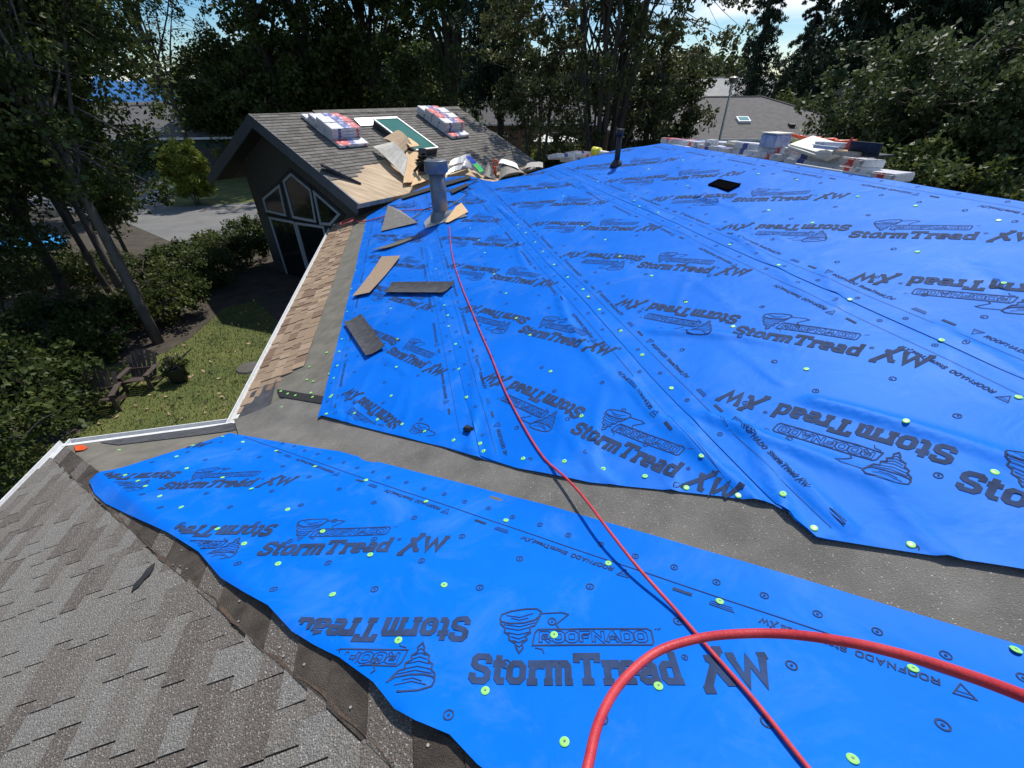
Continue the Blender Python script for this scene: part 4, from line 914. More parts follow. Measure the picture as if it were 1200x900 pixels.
for k, (u, v, s, m, lab) in enumerate([(6.2, 4.72, .3, 'paper', 'grey crumpled bag on the ridge bundle behind the roof peak'), (6.9, 4.8, .26, 'wrap', 'small white packet at the ridge nearest the roof peak')]):
    box('bag', W(v, u, zr(v) + .19), s, s * .7, .07, -U, M[m], lab, 'bag', .03)
# behind the hip, left of the vent stack
def dz(v, u): return RZ - M_ * (u - APEX_U)
def pxd(x, y, z): q = atz(x, y, z); return q
q = pxd(713, 182, -1.02); b = MB(); a = np.array(W(q[0], q[1], q[2])); c = a - V * .3 * 0
e1, e2 = np.array(W(*pxd(697, 178, -.98))), np.array(W(*pxd(736, 185, -1.05)))
b.tube([e1, e1 + (e2 - e1) * .2, e2], [.09, .055, .045], 12, 0); b.tube([e1 - (e2 - e1) * .06, e1 + (e2 - e1) * .16], [.1, .1], 12, 1); tag(b.build('wrapped_roll', [M['umb'], M['yellow']], None, True), 'white wrapped roll with a yellow collar lying behind the hip by the vent stack', 'roll')
for k, (x, y, m, lab) in enumerate([(668, 186, 1, 'red and white shingle bundle behind the hip, farthest from the vent stack'), (684, 183, 2, 'red-topped shingle bundle behind the hip beside the yellow-collared roll'), (676, 190, 0, 'white shingle bundle behind the hip, nearest the blue sheet')]):
    q = pxd(x, y, -1.12 - .05 * k); bundle(W(*q), V * .8 + U * .3, ZZ * 1 + U * .2, m, lab, 'shingle bundles behind the hip', .2 * k)
# debris on and beside the wing
o = box('tar_paper_roll', slopept(1.15, .38, .02), .95, .26, .07, (slopept(1, 0) - slopept(2, 0)) * .5 + xw * .5, M['starter'], 'folded dark shingle lying at the torn edge near the rake', 'shingle', .02, tilt=(-.2, .35)); 
def panel(pts, th, m, nm, lab, cat, bendz=0):
    b = MB(); a, c, d, e = [np.array(p) for p in pts]; n = 8; bot = []; nrm = np.cross(c - a, e - a); nrm = nrm / np.linalg.norm(nrm) * (1 if nrm[2] > 0 else -1)
    for j in range(n + 1):
        t = j / n
        for p in (a + (c - a) * t, e + (d - e) * t): bot.append(p + nrm * bendz * math.sin(math.pi * t) + nrm * .01 * math.sin(9 * t))
    top = [p + nrm * th for p in bot]; N = len(bot); fs = []
    for j in range(n):
        i = 2 * j; fs += [(i + 1, i, i + 2, i + 3), (N + i, N + i + 1, N + i + 3, N + i + 2), (i, N + i, N + i + 2, i + 2), (N + i + 1, i + 1, i + 3, N + i + 3)]
    fs += [(0, 1, N + 1, N), (2 * n + 1, 2 * n, N + 2 * n, N + 2 * n + 1)]; b.add(bot + top, fs); return tag(b.build(nm, m, None, False), lab, cat)
def sp_(x, y, off): t, w_ = swz(x, y); return slopept(t, w_, off)
panel([sp_(437, 175, .1), sp_(473, 212, .12), sp_(476, 198, .35), sp_(458, 182, .4)], .03, M['paper'], 'peeled_panel', 'pale mottled curved sheet of old roofing peeled up in front of the skylight', 'old roofing', .12)
panel([sp_(447, 172, .25), sp_(470, 192, .3), sp_(480, 186, .45), sp_(462, 170, .45)], .02, M['card'], 'peeled_panel', 'brown curled sheet of old roofing below the skylight', 'old roofing', .15)
panel([sp_(462, 176, .4), sp_(478, 190, .45), sp_(489, 184, .35), sp_(475, 172, .3)], .02, M['ply_light'], 'plywood_scrap', 'light tan plywood scrap standing beside the curled roofing', 'plywood', .04)
panel([sp_(472, 218, .08), sp_(489, 216, .08), sp_(488, 190, .3), sp_(474, 188, .32)], .02, M['ply_light'], 'plywood_scrap', 'upright orange-tan plywood offcut left of the steel pipe', 'plywood')
panel([sp_(480, 224, .12), sp_(507, 213, .12), sp_(505, 207, .14), sp_(485, 214, .14)], .02, M['ply_light'], 'plywood_scrap', 'flat plywood strip at the roof break behind the steel pipe', 'plywood')
rs = random.Random(3)
b = MB()
for k in range(26):
    c = sp_(488 + rs.uniform(0, 16), 196 + rs.uniform(-2, 14), .15 + rs.uniform(0, .25)); d = np.array([rs.uniform(-1, 1) for _ in range(3)]); d = d / np.linalg.norm(d); e = np.cross(d, [0, .3, 1.]); e /= np.linalg.norm(e); b.box(c, d * rs.uniform(.08, .22), e * rs.uniform(.05, .12), np.cross(d, e) * .006)
tag(b.build('felt_heap', M['cable']), 'heap of torn black felt behind the steel pipe', 'debris')
panel([sp_(521, 212, .2), sp_(552, 203, .2), sp_(548, 192, .35), sp_(525, 200, .3)], .015, M['galv'], 'flashing_sheet', 'bright bent metal sheet right of the steel pipe', 'flashing', .05)
panel([sp_(508, 214, .16), sp_(546, 205, .2), sp_(553, 198, .3), sp_(520, 206, .3)], .015, M['galv_dark'], 'flashing_sheet', 'grey metal flashing lying under the bright metal sheet', 'flashing', .03)
def at_h(x, y, z): return np.array(W(*atz(x, y, z)))
zd = -1.75
def dpan(pp, m, nm, lab, cat, zs=None, bend=0): return panel([at_h(x, y, z) for (x, y, z) in pp], .012, m, nm, lab, cat, bend)
dpan([(541, 195, -1.75), (566, 207, -1.8), (570, 198, -1.6), (546, 187, -1.6)], M['wrap'], 'plastic_sheet', 'crumpled white and blue plastic at the foot of the small roof', 'plastic', bend=.1)
dpan([(545, 184, -1.55), (556, 194, -1.6), (560, 192, -1.55), (550, 183, -1.5)], M['blue_pl'], 'blue_bottle', 'small bright blue plastic wrapper among the debris', 'wrapper', bend=.05)
dpan([(553, 193, -1.6), (562, 203, -1.65), (567, 201, -1.62), (558, 192, -1.58)], M['green_pl'], 'green_wrapper', 'small bright green wrapper among the debris', 'wrapper', bend=.05)
dpan([(567, 206, -1.7), (582, 211, -1.72), (578, 202, -1.6), (572, 190, -1.5)], M['galv_dark'], 'flashing_offcut', 'upright grey triangular flashing piece beside the orange tool', 'flashing')
dpan([(584, 212, -1.7), (617, 205, -1.68), (606, 196, -1.6), (588, 190, -1.55)], M['galv_dark'], 'felt_bundle', 'large grey folded sheet lying right of the orange tool', 'folded sheet', bend=.12)
dpan([(584, 192, -1.5), (608, 199, -1.55), (606, 193, -1.5), (587, 187, -1.45)], M['umb'], 'white_sheet', 'white paper sheet on top of the grey folded sheet', 'paper', bend=.04)
dpan([(612, 206, -1.62), (632, 202, -1.6), (638, 196, -1.5), (618, 196, -1.5)], M['cable'], 'black_bag', 'black crumpled bag at the end of the debris heap', 'bag', bend=.12)
dpan([(614, 198, -1.5), (636, 197, -1.5), (636, 191, -1.4), (618, 192, -1.4)], M['paper'], 'paper_scraps', 'pale paper scraps behind the black bag', 'paper', bend=.05)
dpan([(545, 205, -1.8), (585, 216, -1.75), (590, 212, -1.73), (550, 202, -1.78)], M['card'], 'cardboard_strip', 'brown cardboard strip at the edge of the blue sheet', 'cardboard')
c = at_h(580, 201, -1.6); b = MB(); b.tube([c + [0, 0, -.1], c + [0, 0, .12]], [.05, .04], 10); b.tube(spline([c + [-.05, 0, .1], c + [-.03, 0, .24], c + [.04, 0, .26], c + [.07, 0, .14]], 5), .025, 7); tag(b.build('nail_gun', M['orange'], None, True), 'small orange and red power tool standing in the debris', 'power tool')

# ---------------------------------------------------------------- ground, street, hills
def sheet_ground(name, pts, z, m, kind='structure'):
    b = MB(); b.add([(x, y, z) for x, y in pts], [tuple(range(len(pts)))]); o = b.build(name, m, None, loc=(0, 0, z)); return tag(o, kind=kind)
sheet_ground('ground', [(-9000, -200), (9000, -200), (9000, 16000), (-9000, 16000)], 0, M['soil'])
def gp(x, y): q = gw(x, y); return (q[0], q[1])
lw = [gp(*p) for p in [(-60, 640), (-10, 560), (60, 520), (100, 505), (60, 470), (130, 430), (190, 415), (222, 398), (262, 362), (300, 352), (345, 395), (400, 480), (420, 700), (100, 760)]]
sheet_ground('lawn', lw, .01, M['grass'])
st = [gp(*p) for p in [(-200, 250), (20, 236), (150, 262), (196, 282), (236, 296), (330, 262), (330, 236), (215, 241), (188, 236), (200, 214), (176, 207), (150, 236), (-200, 215)]]
sheet_ground('street', st, .014, M['asphalt'])
sheet_ground('verge_lawn', [gp(*p) for p in [(200, 243), (290, 238), (330, 232), (330, 205), (262, 206), (200, 214)]], .022, M['grass'])
sheet_ground('driveway', [gp(*p) for p in [(178, 212), (212, 208), (200, 226), (185, 236), (170, 236)]], .03, M['concrete'])
sheet_ground('lane', [gp(*p) for p in [(590, 196), (720, 190), (900, 186), (1300, 190), (1300, 176), (860, 172), (640, 182), (590, 186)]], .018, M['asphalt'])
sheet_ground('yard_lawn', [gp(*p) for p in [(900, 172), (1250, 180), (1250, 150), (930, 150)]], .02, M['grass'])
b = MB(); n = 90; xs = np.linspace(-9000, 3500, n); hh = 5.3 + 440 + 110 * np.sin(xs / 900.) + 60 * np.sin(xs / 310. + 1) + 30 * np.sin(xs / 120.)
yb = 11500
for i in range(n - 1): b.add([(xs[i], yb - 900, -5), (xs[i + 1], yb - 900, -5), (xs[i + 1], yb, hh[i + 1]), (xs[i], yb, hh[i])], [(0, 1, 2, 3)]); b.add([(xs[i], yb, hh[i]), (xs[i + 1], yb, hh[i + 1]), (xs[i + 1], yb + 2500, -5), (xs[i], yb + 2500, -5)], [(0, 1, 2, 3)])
tag(b.build('hills', M['haze_hill'], None, True), kind='structure')

# ---------------------------------------------------------------- vegetation
def leaf_arrays(cen, rad, n, ln, wdt, r, droop=0, flat=1.0):
    """n leaves around every clump centre: pointed four-corner leaves with a bend"""
    k = len(cen); c = np.repeat(np.asarray(cen), n, 0); rr = np.repeat(np.asarray(rad), n)[:, None]
    d = r.normal(size=(k * n, 3)); d /= np.linalg.norm(d, axis=1)[:, None]; p = c + d * rr * (r.random((k * n, 1)) ** .45) * [1, 1, flat]
    a = r.normal(size=(k * n, 3)) + [0, 0, -droop]; a /= np.linalg.norm(a, axis=1)[:, None]
    b_ = np.cross(a, r.normal(size=(k * n, 3)) + [0, 0, 1.2]); b_ /= np.linalg.norm(b_, axis=1)[:, None] + 1e-9
    s = (.6 + .8 * r.random((k * n, 1)))
    up = np.cross(a, b_) * wdt * .25
    v = np.stack([p - a * ln * s / 2, p + b_ * wdt * s / 2 + up, p + a * ln * s / 2, p - b_ * wdt * s / 2 + up], 1).reshape(-1, 3)
    return v, np.arange(k * n * 4).reshape(-1, 4)
def tree(x, y, H, crown_r, base_h, leafm, barkm, label, cat='tree', name='leafy_tree', group=None, seed=1, clumps=160, per=60, clr=.55, ln=.14, wd=.08, lean=(0, 0), stems=1, tr=.16, spread=.5, top=1., upr=.55, gap=0., z0=0.):
    r = np.random.default_rng(seed)
    root = empty(name, (x, y, z0), label, cat, group); B = MB(); cs = []; rs = []
    crown_c = np.array([lean[0], lean[1], base_h + (H - base_h) * .5]); rad3 = np.array([crown_r, crown_r, (H - base_h) * .5])
    nodes = []
    for s in range(stems):
        a = 2 * math.pi * s / max(stems, 1) + r.uniform(0, 1); off = .0 if stems == 1 else tr * 1.6
        p0 = np.array([math.cos(a) * off, math.sin(a) * off, -.1]); fan = 0 if stems == 1 else crown_r * .38
        p1 = np.array([lean[0] + math.cos(a) * fan, lean[1] + math.sin(a) * fan, base_h + (H - base_h) * .8])
        P = [p0 + (p1 - p0) * t + np.array([math.sin(t * 5 + s), math.cos(t * 4 + s), 0]) * .12 * crown_r * .4 * t for t in np.linspace(0, 1, 9)]
        B.tube(P, [tr * (1 - .8 * t) for t in np.linspace(0, 1, 9)], 8)
        nodes += [(q, tr * (1 - .8 * t)) for q, t in zip(P, np.linspace(0, 1, 9)) if q[2] > base_h * .75]
    limbs = []
    for k in range(int(10 + clumps * .14)):
        q, tt = nodes[r.integers(len(nodes))]; d = r.normal(size=3); d[2] = abs(d[2]) * .8 + upr; d /= np.linalg.norm(d)
        tgt = crown_c + d * [1, 1, .9] * rad3 * r.uniform(.55, .95); tgt = q + (tgt - q) * r.uniform(.55, 1); 
        if tgt[2] < q[2] - .5: tgt[2] = q[2] - .3
        m_ = q + (tgt - q) * .5 + r.normal(size=3) * .12 * crown_r * .5 + [0, 0, .05 * crown_r]
        pts = spline([q, m_, tgt], 4); B.tube(pts, list(np.linspace(tt * .45 + .01, .012, len(pts))), 5, cap=False); limbs += pts[2:]
    limbs = np.array(limbs)
    for k in range(clumps):
        d = r.normal(size=3); d /= np.linalg.norm(d); p = crown_c + d * rad3 * (r.random() ** (1 / 2.4)) * (1 + .16 * math.sin(3 * d[0] + 5 * d[2] + seed))
        if gap and math.sin(p[0] * 1.3 + seed) * math.sin(p[2] * 1.7 + seed) * math.cos(p[1]) > gap: continue
        i = np.argmin(((limbs - p) ** 2).sum(1)); q = limbs[i]
        if np.linalg.norm(p - q) > crown_r * .55: p = q + (p - q) * .6
        B.tube([q, (p + q) / 2 + r.normal(size=3) * .1, p], [.016 + tr * .04, .011, .006], 4, cap=False); cs.append(p); rs.append(clr * r.uniform(.6, 1.3))
    mesh('trunk', np.array(B.v) + [x, y, z0], B.f, barkm, root, True)
    v, f = leaf_arrays(cs, rs, per, ln, wd, r, .2, .8); mesh('crown', v + [x, y, z0], f, leafm, root)
    return root
def conifer(x, y, H, R0, leafm, barkm, label, seed=1, name='conifer_tree', group=None, dens=1., low=.08, sparse=0.):
    r = np.random.default_rng(seed); root = empty(name, (x, y, 0), label, 'tree', group); B = MB(); cs = []; rs = []
    B.tube([[0, 0, -.1], [.02 * H * r.uniform(-1, 1), 0, H * .5], [0, 0, H]], [H * .016, H * .010, .02], 8)
    z = H * low
    V0 = []
    while z < H - .2:
        f = (z / H); L_ = R0 * (1 - f) ** .85 * r.uniform(.7, 1.15) + .15
        for k in range(int(5 + 2 * r.random())):
            if r.random() < sparse: continue
            a = r.uniform(0, 2 * math.pi); l = L_ * r.uniform(.6, 1.1); d = np.array([math.cos(a), math.sin(a), 0])
            P = [np.array([0, 0, z]) + d * l * t + [0, 0, l * (.12 * t - .42 * t * t)] for t in (0, .35, .7, 1)]
            B.tube(P, [.03 + .004 * H * (1 - f), .03, .018, .006], 4, cap=False)
            for t in np.linspace(.2, 1, max(3, int(l / (.028 * H)))):
                p = np.array([0, 0, z]) + d * l * t + [0, 0, l * (.12 * t - .42 * t * t) - .04 * l]; cs.append(p); rs.append(.16 * l * (1.15 - .4 * t) + .12)
        z += H * .026 * r.uniform(.7, 1.3) * (1.0 + .3 * sparse)
    mesh('trunk', np.array(B.v) + [x, y, 0], B.f, barkm, root, True)
    v, f = leaf_arrays(cs, rs, int(20 * dens), .021 * H, .006 * H, r, .9, .75); mesh('crown', v + [x, y, 0], f, leafm, root)
    return root
def copy_thing(src, x, y, s, rz_, label, group=None):
    c = src.copy(); col.objects.link(c); c.location = (x, y, 0); c.scale = (s, s, s); c.rotation_euler = (0, 0, rz_); c['label'] = label
    if group: c['group'] = group
    for ch in list(src.children): d = ch.copy(); d.parent = c; col.objects.link(d)
    return c
def at(px, Y): return (px - 600) * Y / 600.
def shrub(x, y, H, r_, m, label, seed, cat='shrub', name='shrub', ln=.09, wd=.05, n=60, per=60, group=None):
    return tree(x, y, H, r_, H * .06, m, M['bark_dark'], label, cat, name, group, seed, n, per, r_ * .26, ln, wd, tr=.035, stems=4, upr=.2)
GL = 'trees crowding the left garden'
def gtree(px, py, *a, **k): q = gp(px, py); return tree(q[0], q[1], *a, **k)
q = gp(186, 402); tree(q[0], q[1], 11.5, 3.3, 3.2, M['leaf_dark'], M['bark'], 'leafy tree with a pale leaning trunk rising beside the two garden chairs', group=GL, seed=11, clumps=400, per=95, clr=.5, ln=.12, wd=.075, lean=(-1.1, 1.2), tr=.13)
q = gp(88, 360); tree(q[0], q[1], 12, 3.6, 2.2, M['leaf_dark'], M['bark_dark'], 'leafy tree with a mossy grey trunk in front of the blue paddling pool', group=GL, seed=12, clumps=440, per=95, clr=.55, ln=.13, wd=.08, lean=(-.9, .8), tr=.15)
q = gp(148, 352); tree(q[0], q[1], 11.5, 2.9, 4.2, M['leaf_mid'], M['bark'], 'leafy tree between the pale leaning trunk and the mossy grey trunk', group=GL, seed=13, clumps=320, per=85, clr=.5, ln=.13, wd=.08, lean=(-.9, .9), tr=.11)
q = gp(20, 440); tree(q[0], q[1], 10, 3.2, 1.2, M['leaf_dark'], M['bark_dark'], 'dark leafy tree at the extreme left edge, nearest the viewer', group=GL, seed=14, clumps=420, per=90, clr=.55, ln=.12, wd=.075, lean=(-.8, .3), tr=.14)
q = gp(85, 262); tree(q[0], q[1], 9, 3.6, 1.0, M['leaf_dark'], M['bark_dark'], 'bushy dark tree standing by the street left of the green house', group=GL, seed=15, clumps=340, per=80, clr=.6, ln=.16, wd=.1, tr=.14)
q = gp(150, 300); tree(q[0], q[1], 4.2, 1.25, 1.0, M['leaf_dark'], M['bark_dark'], 'small dark tree whose low branches overhang the street', group=GL, seed=16, clumps=120, per=75, clr=.42, ln=.13, wd=.08, tr=.08)
# overhanging branch tree whose leaves cross the sea view
q = gp(240, 252); tree(at(205, 36), 36, 17, 6.4, 6.8, M['leaf_dark'], M['bark_dark'], 'tall sparse tree with twiggy branches reaching over the far hills', group=GL, seed=17, clumps=300, per=60, clr=.55, ln=.17, wd=.10, tr=.2, gap=.3, lean=(-.5, .5))
q = gp(150, 360); tree(q[0] - .3, q[1], 10.4, 3.9, 5.3, M['leaf_dark'], M['bark_dark'], 'slender dark tree whose high crown spreads over the top left corner', group=GL, seed=19, clumps=420, per=80, clr=.5, ln=.13, wd=.08, tr=.09, lean=(-.9, .3), gap=.45)
# understory
us = [(60, 430, 1.3, 1.2), (20, 510, 2.0, 1.6), (90, 395, 1.2, 1.1), (205, 372, 1.4, 1.1), (245, 338, 1.3, 1.2), (290, 312, 1.4, 1.2), (262, 300, 1.0, 1.0), (-10, 590, 1.8, 1.5), (225, 318, 1.2, 1.2), (40, 340, 1.2, 1.3), (150, 385, 1.2, .9), (305, 285, 1.2, 1.0), (110, 330, 1.1, 1.2), (65, 490, 1.5, 1.0), (5, 380, 2.8, 1.8), (120, 420, 1.1, .8), (198, 335, 1.3, 1.1)]
ul = ['beside the far left chair', 'at the left frame edge below the dark tree', 'under the mossy grey trunk', 'right behind the pale leaning trunk', 'in the middle of the hedge row towards the wing', 'against the gable wing wall', 'edging the street next to the wing', 'lowest at the left frame edge', 'second along the hedge from the pale trunk', 'in front of the paddling pool', 'directly behind the right chair', 'farthest along the hedge by the street corner', 'between the mossy trunk and the street', 'left of the chairs on the shaded lawn', 'highest at the left frame edge', 'directly behind the left chair', 'beneath the small overhanging tree']
for k, ((x, y, H, r_), l) in enumerate(zip(us, ul)):
    q = gp(x, y); shrub(q[0], q[1], H, r_, M['leaf_dark'] if k % 3 else M['leaf_mid'], 'dark green shrub ' + l, 40 + k, group='dark shrubs under the left trees', n=55, per=70, ln=.1, wd=.06)
q = gp(232, 240); shrub(q[0], q[1], 3.4, 1.35, M['leaf_yel'], 'bright yellow-green bushy shrub beside the street, left of the gable', 71, n=170, per=90, ln=.26, wd=.06)
q = gp(282, 206); shrub(q[0], q[1], 2.6, 1.5, M['leaf_yel'], 'yellow-green shrub partly hidden behind the gable overhang', 72, n=60, per=70, ln=.2, wd=.05)
q = gp(212, 447); shrub(q[0], q[1], .75, .3, M['leaf_mid'], 'potted green plant standing in the black pot on the lawn', 73, cat='potted plant', name='potted_plant', n=16, per=30)
b = MB(); c = np.array([q[0], q[1], .03]); b.tube([c, c + [0, 0, .02], c + [0, 0, .34], c + [0, 0, .36]], [.15, .16, .21, .2], 14); tag(b.build('plant_pot', M['cable']), 'black round plant pot on the lawn beside the chairs', 'plant pot')
# grass blades and fallen leaves on the visible lawn
r = np.random.default_rng(5); lwq = np.array(lw); mn, mxx = lwq.min(0), lwq.max(0); P = r.uniform(mn, mxx, (60000, 2)); P = P[inside(lw, P[:, 0], P[:, 1])][:26000]
n = len(P); hgt = r.uniform(.025, .06, n); a = r.uniform(0, 6.28, n); dx = np.c_[np.cos(a), np.sin(a)] * .008; ln_ = r.normal(0, .02, (n, 2))
v = np.stack([np.c_[P - dx, np.full(n, .01)], np.c_[P + dx, np.full(n, .01)], np.c_[P + ln_, hgt + .01]], 1).reshape(-1, 3)
tag(mesh('grass', v, np.arange(3 * n).reshape(-1, 3), M['grass'], None, loc=(P[0][0], P[0][1], 0)), kind='stuff')
P = P[:260]; n = len(P); v, f = leaf_arrays(np.c_[P, np.full(n, .05)], np.full(n, .01), 1, .09, .05, r, 0, .1); tag(mesh('fallen_leaves', v, f, M['card'], None, loc=(P[0][0], P[0][1], 0)), kind='stuff')

# big trees behind the gable wing
BG = 'tall trees behind the gable wing'
tree(at(262, 42), 42, 9.5, 4.0, .8, M['leaf_mid'], M['bark_dark'], 'round green tree behind the street, left of the gable peak', seed=21, group=BG, clumps=260, per=70, clr=.9, ln=.3, wd=.18, tr=.2)
tree(at(322, 40), 40, 9.5, 4.8, .6, M['leaf_mid'], M['bark_dark'], 'green tree directly behind the gable peak', seed=22, group=BG, clumps=260, per=70, clr=.9, ln=.3, wd=.18, tr=.2)
tree(at(352, 41), 41, 23, 7.0, 6.5, M['leaf_dark'], M['bark_dark'], 'tall dark tree with a thick forked trunk rising behind the small roof, left one', seed=23, group=BG, clumps=360, per=60, clr=.85, ln=.34, wd=.2, tr=.5, stems=2, gap=.22)
tree(at(440, 45), 45, 24, 8.0, 4.0, M['leaf_dark'], M['bark_dark'], 'broad tall dark tree behind the middle of the small roof', seed=24, group=BG, clumps=420, per=64, clr=.95, ln=.36, wd=.22, tr=.45, gap=.3)
tree(at(530, 42), 42, 22, 6.6, 3.0, M['leaf_dark'], M['bark_dark'], 'tall dark tree behind the right stack of bundles', seed=25, group=BG, clumps=360, per=64, clr=.9, ln=.34, wd=.2, tr=.4, gap=.3)
tree(at(375, 46), 46, 11, 6.5, .5, M['leaf_dark'], M['bark_dark'], 'low spreading dark tree closing the gap far behind the small roof', seed=26, group=BG, clumps=300, per=80, clr=1.3, ln=.4, wd=.26, tr=.3)
conifer(at(588, 33), 33, 17, 4.2, M['needle'], M['bark_dark'], 'dark drooping cedar left of the multi-stemmed oak', 27, dens=1.3, low=.3)
tree(at(552, 31), 31, 3.6, 1.6, .3, M['leaf_dark'], M['bark_dark'], 'low dark bushy tree by the right end of the small roof', seed=28, group=BG, clumps=170, per=70, clr=.7, ln=.2, wd=.13, tr=.14)
# oak in the centre
oak = tree(at(715, 25), 25, 16.5, 5.9, 1.8, M['leaf_oak'], M['bark_dark'], 'broad many-stemmed oak standing behind the roof peak in the centre', seed=31, name='oak_tree', clumps=560, per=56, clr=.46, ln=.19, wd=.12, tr=.16, stems=7, upr=.9, gap=.26)
tree(at(778, 29), 29, 8.5, 2.7, 1.2, M['leaf_oak'], M['bark'], 'smaller oak with airy branches at the right side of the big oak', seed=32, name='oak_tree', clumps=260, per=60, clr=.5, ln=.2, wd=.12, tr=.12, stems=4, upr=.8, gap=.5)
tree(at(632, 27), 27, 10, 3.2, 2.4, M['leaf_oak'], M['bark'], 'airy oak over the grey roofed house with white umbrellas', seed=33, name='oak_tree', clumps=130, per=55, clr=.5, ln=.19, wd=.12, tr=.11, stems=3, upr=.8, gap=.4)
# conifers on the right
CG = 'conifers on the right skyline'
c1 = conifer(at(879, 50), 50, 17.5, 3.6, M['needle'], M['bark_dark'], 'slim pointed conifer standing alone against the sky', 35, group=CG, dens=1.5, low=.1, sparse=.15)
c2 = conifer(at(985, 48), 48, 25, 6.6, M['needle'], M['bark_dark'], 'huge dark conifer just right of the slim pointed one', 36, group=CG, dens=2.2, low=.04)
for k, (px, Y, s, l) in enumerate([(930, 62, .72, 'dark conifer between the slim conifer and the huge one'), (1075, 46, 1.0, 'huge dark conifer, second from the slim one'), (1150, 44, 1.05, 'huge dark conifer above the glossy leafy tree'), (1225, 42, 1.0, 'huge dark conifer at the far right edge of the frame'), (1110, 60, 1.1, 'dark conifer standing farther back between the huge ones'), (1040, 64, 1.0, 'dark conifer farthest back behind the round grey-green bush')]):
    copy_thing(c2, at(px, Y), Y, s, 1.3 * k + 1, l, CG)
for k, (px, Y, s, l) in enumerate([(850, 62, .62, 'short dark conifer left of the slim pointed one'), (864, 75, .7, 'small conifer peeking over the yellow house roof'), (838, 95, .8, 'distant conifer at the right edge of the big oak')]):
    copy_thing(c1, at(px, Y), Y, s, 2.1 * k, l, CG)
# far tree line closing the horizon
ft = tree(at(700, 75), 75, 11, 7.5, .5, M['leaf_dark'], M['bark_dark'], 'distant round tree behind the big oak', seed=38, name='distant_tree', group='distant trees along the horizon', clumps=240, per=60, clr=1.6, ln=.6, wd=.4, tr=.3)
for k, (px, Y, s) in enumerate([(770, 80, .8), (820, 78, .95), (630, 90, .85), (560, 85, 1.1), (500, 80, 1.2), (430, 85, 1.3), (350, 90, 1.25), (290, 85, .9), (250, 95, .8), (960, 75, 1.0), (1010, 85, 1.2), (1090, 80, 1.3), (1180, 78, 1.3), (1260, 76, 1.2), (20, 60, .8), (-60, 55, .9)]):
    copy_thing(ft, at(px, Y), Y, s, 1.7 * k, 'distant round tree ' + ['right of the oak trunk', 'left of the yellow house', 'above the grey roofed house', 'behind the drooping cedar', 'behind the right stack', 'behind the broad dark tree', 'behind the forked trunk', 'behind the gable peak', 'behind the round green tree', 'behind the round grey-green bush', 'under the huge conifer', 'behind the second huge conifer', 'behind the glossy leafy tree', 'at the right frame edge', 'far behind the paddling pool', 'at the left frame edge'][k], 'distant trees along the horizon')
# glossy leafy trees at right, hedges and shrubs
GR = 'glossy leafy trees right of the ridge'
tree(at(1105, 15.5), 15.5, 7.2, 3.6, .3, M['leaf_gloss'], M['bark'], 'large glossy leafy tree overlooking the right end of the ridge', seed=51, group=GR, clumps=480, per=85, clr=.45, ln=.15, wd=.10, tr=.14, stems=4)
tree(at(1185, 13.5), 13.5, 7.6, 3.2, .3, M['leaf_gloss'], M['bark'], 'glossy leafy tree filling the right frame edge', seed=52, group=GR, clumps=420, per=85, clr=.42, ln=.14, wd=.09, tr=.13, stems=3)
tree(at(1052, 18), 18, 4.5, 2.2, .2, M['leaf_gloss'], M['bark'], 'lower glossy bushy tree behind the cream parcel', seed=53, group=GR, clumps=300, per=80, clr=.42, ln=.15, wd=.09, tr=.1, stems=4)
tree(at(1275, 17), 17, 7.5, 3.6, .2, M['leaf_dark'], M['bark'], 'dark leafy tree beyond the right frame edge', seed=54, group=GR, clumps=300, per=80, clr=.5, ln=.15, wd=.1, tr=.13, stems=3)
tree(at(1140, 11.3), 11.3, 4.3, 2.3, .1, M['leaf_dark'], M['bark'], 'dark low tree in the shade under the glossy tree', seed=55, group=GR, clumps=260, per=80, clr=.45, ln=.14, wd=.09, tr=.1, stems=4)
shrub(at(938, 41), 41, 5.4, 2.5, M['leaf_mid'], 'round grey-green bush behind the skylight roof', 56, n=130, per=80, ln=.35, wd=.12)
shrub(at(978, 36), 36, 3.6, 2.4, M['leaf_yel'], 'bright green bush right of the round bush', 57, n=110, per=80, ln=.25, wd=.12)
shrub(at(955, 31), 31, 2.9, 1.9, M['leaf_yel'], 'low bright green hedge behind the ridge bundles', 58, n=90, per=80, ln=.2, wd=.1)
for k, (px, Y, H, r_, m, l) in enumerate([(585, 34, 2.2, 1.3, 'leaf_yel', 'small yellow-green bush right of the small roof'), (633, 36, 2.3, 1.2, 'leaf_yel', 'small yellow-green bush in front of the grey roofed house'), (655, 33, 2.8, 1.7, 'leaf_dark', 'clipped dark round shrub beside the lane'), (600, 29, 2.2, 1.2, 'leaf_dark', 'dark shrub at the end of the debris'), (750, 36, 2.2, 2.0, 'leaf_yel', 'yellow-green bush under the big oak'), (690, 40, 2.6, 1.7, 'leaf_mid', 'green bush left of the big oak stems'), (820, 33, 2.6, 2.0, 'leaf_dark', 'dark shrub at the left corner of the brown roofed house')]):
    shrub(at(px, Y), Y, H, r_, M[m], l, 60 + k, n=80, per=75, ln=.2, wd=.11, group='garden shrubs beyond the roof')

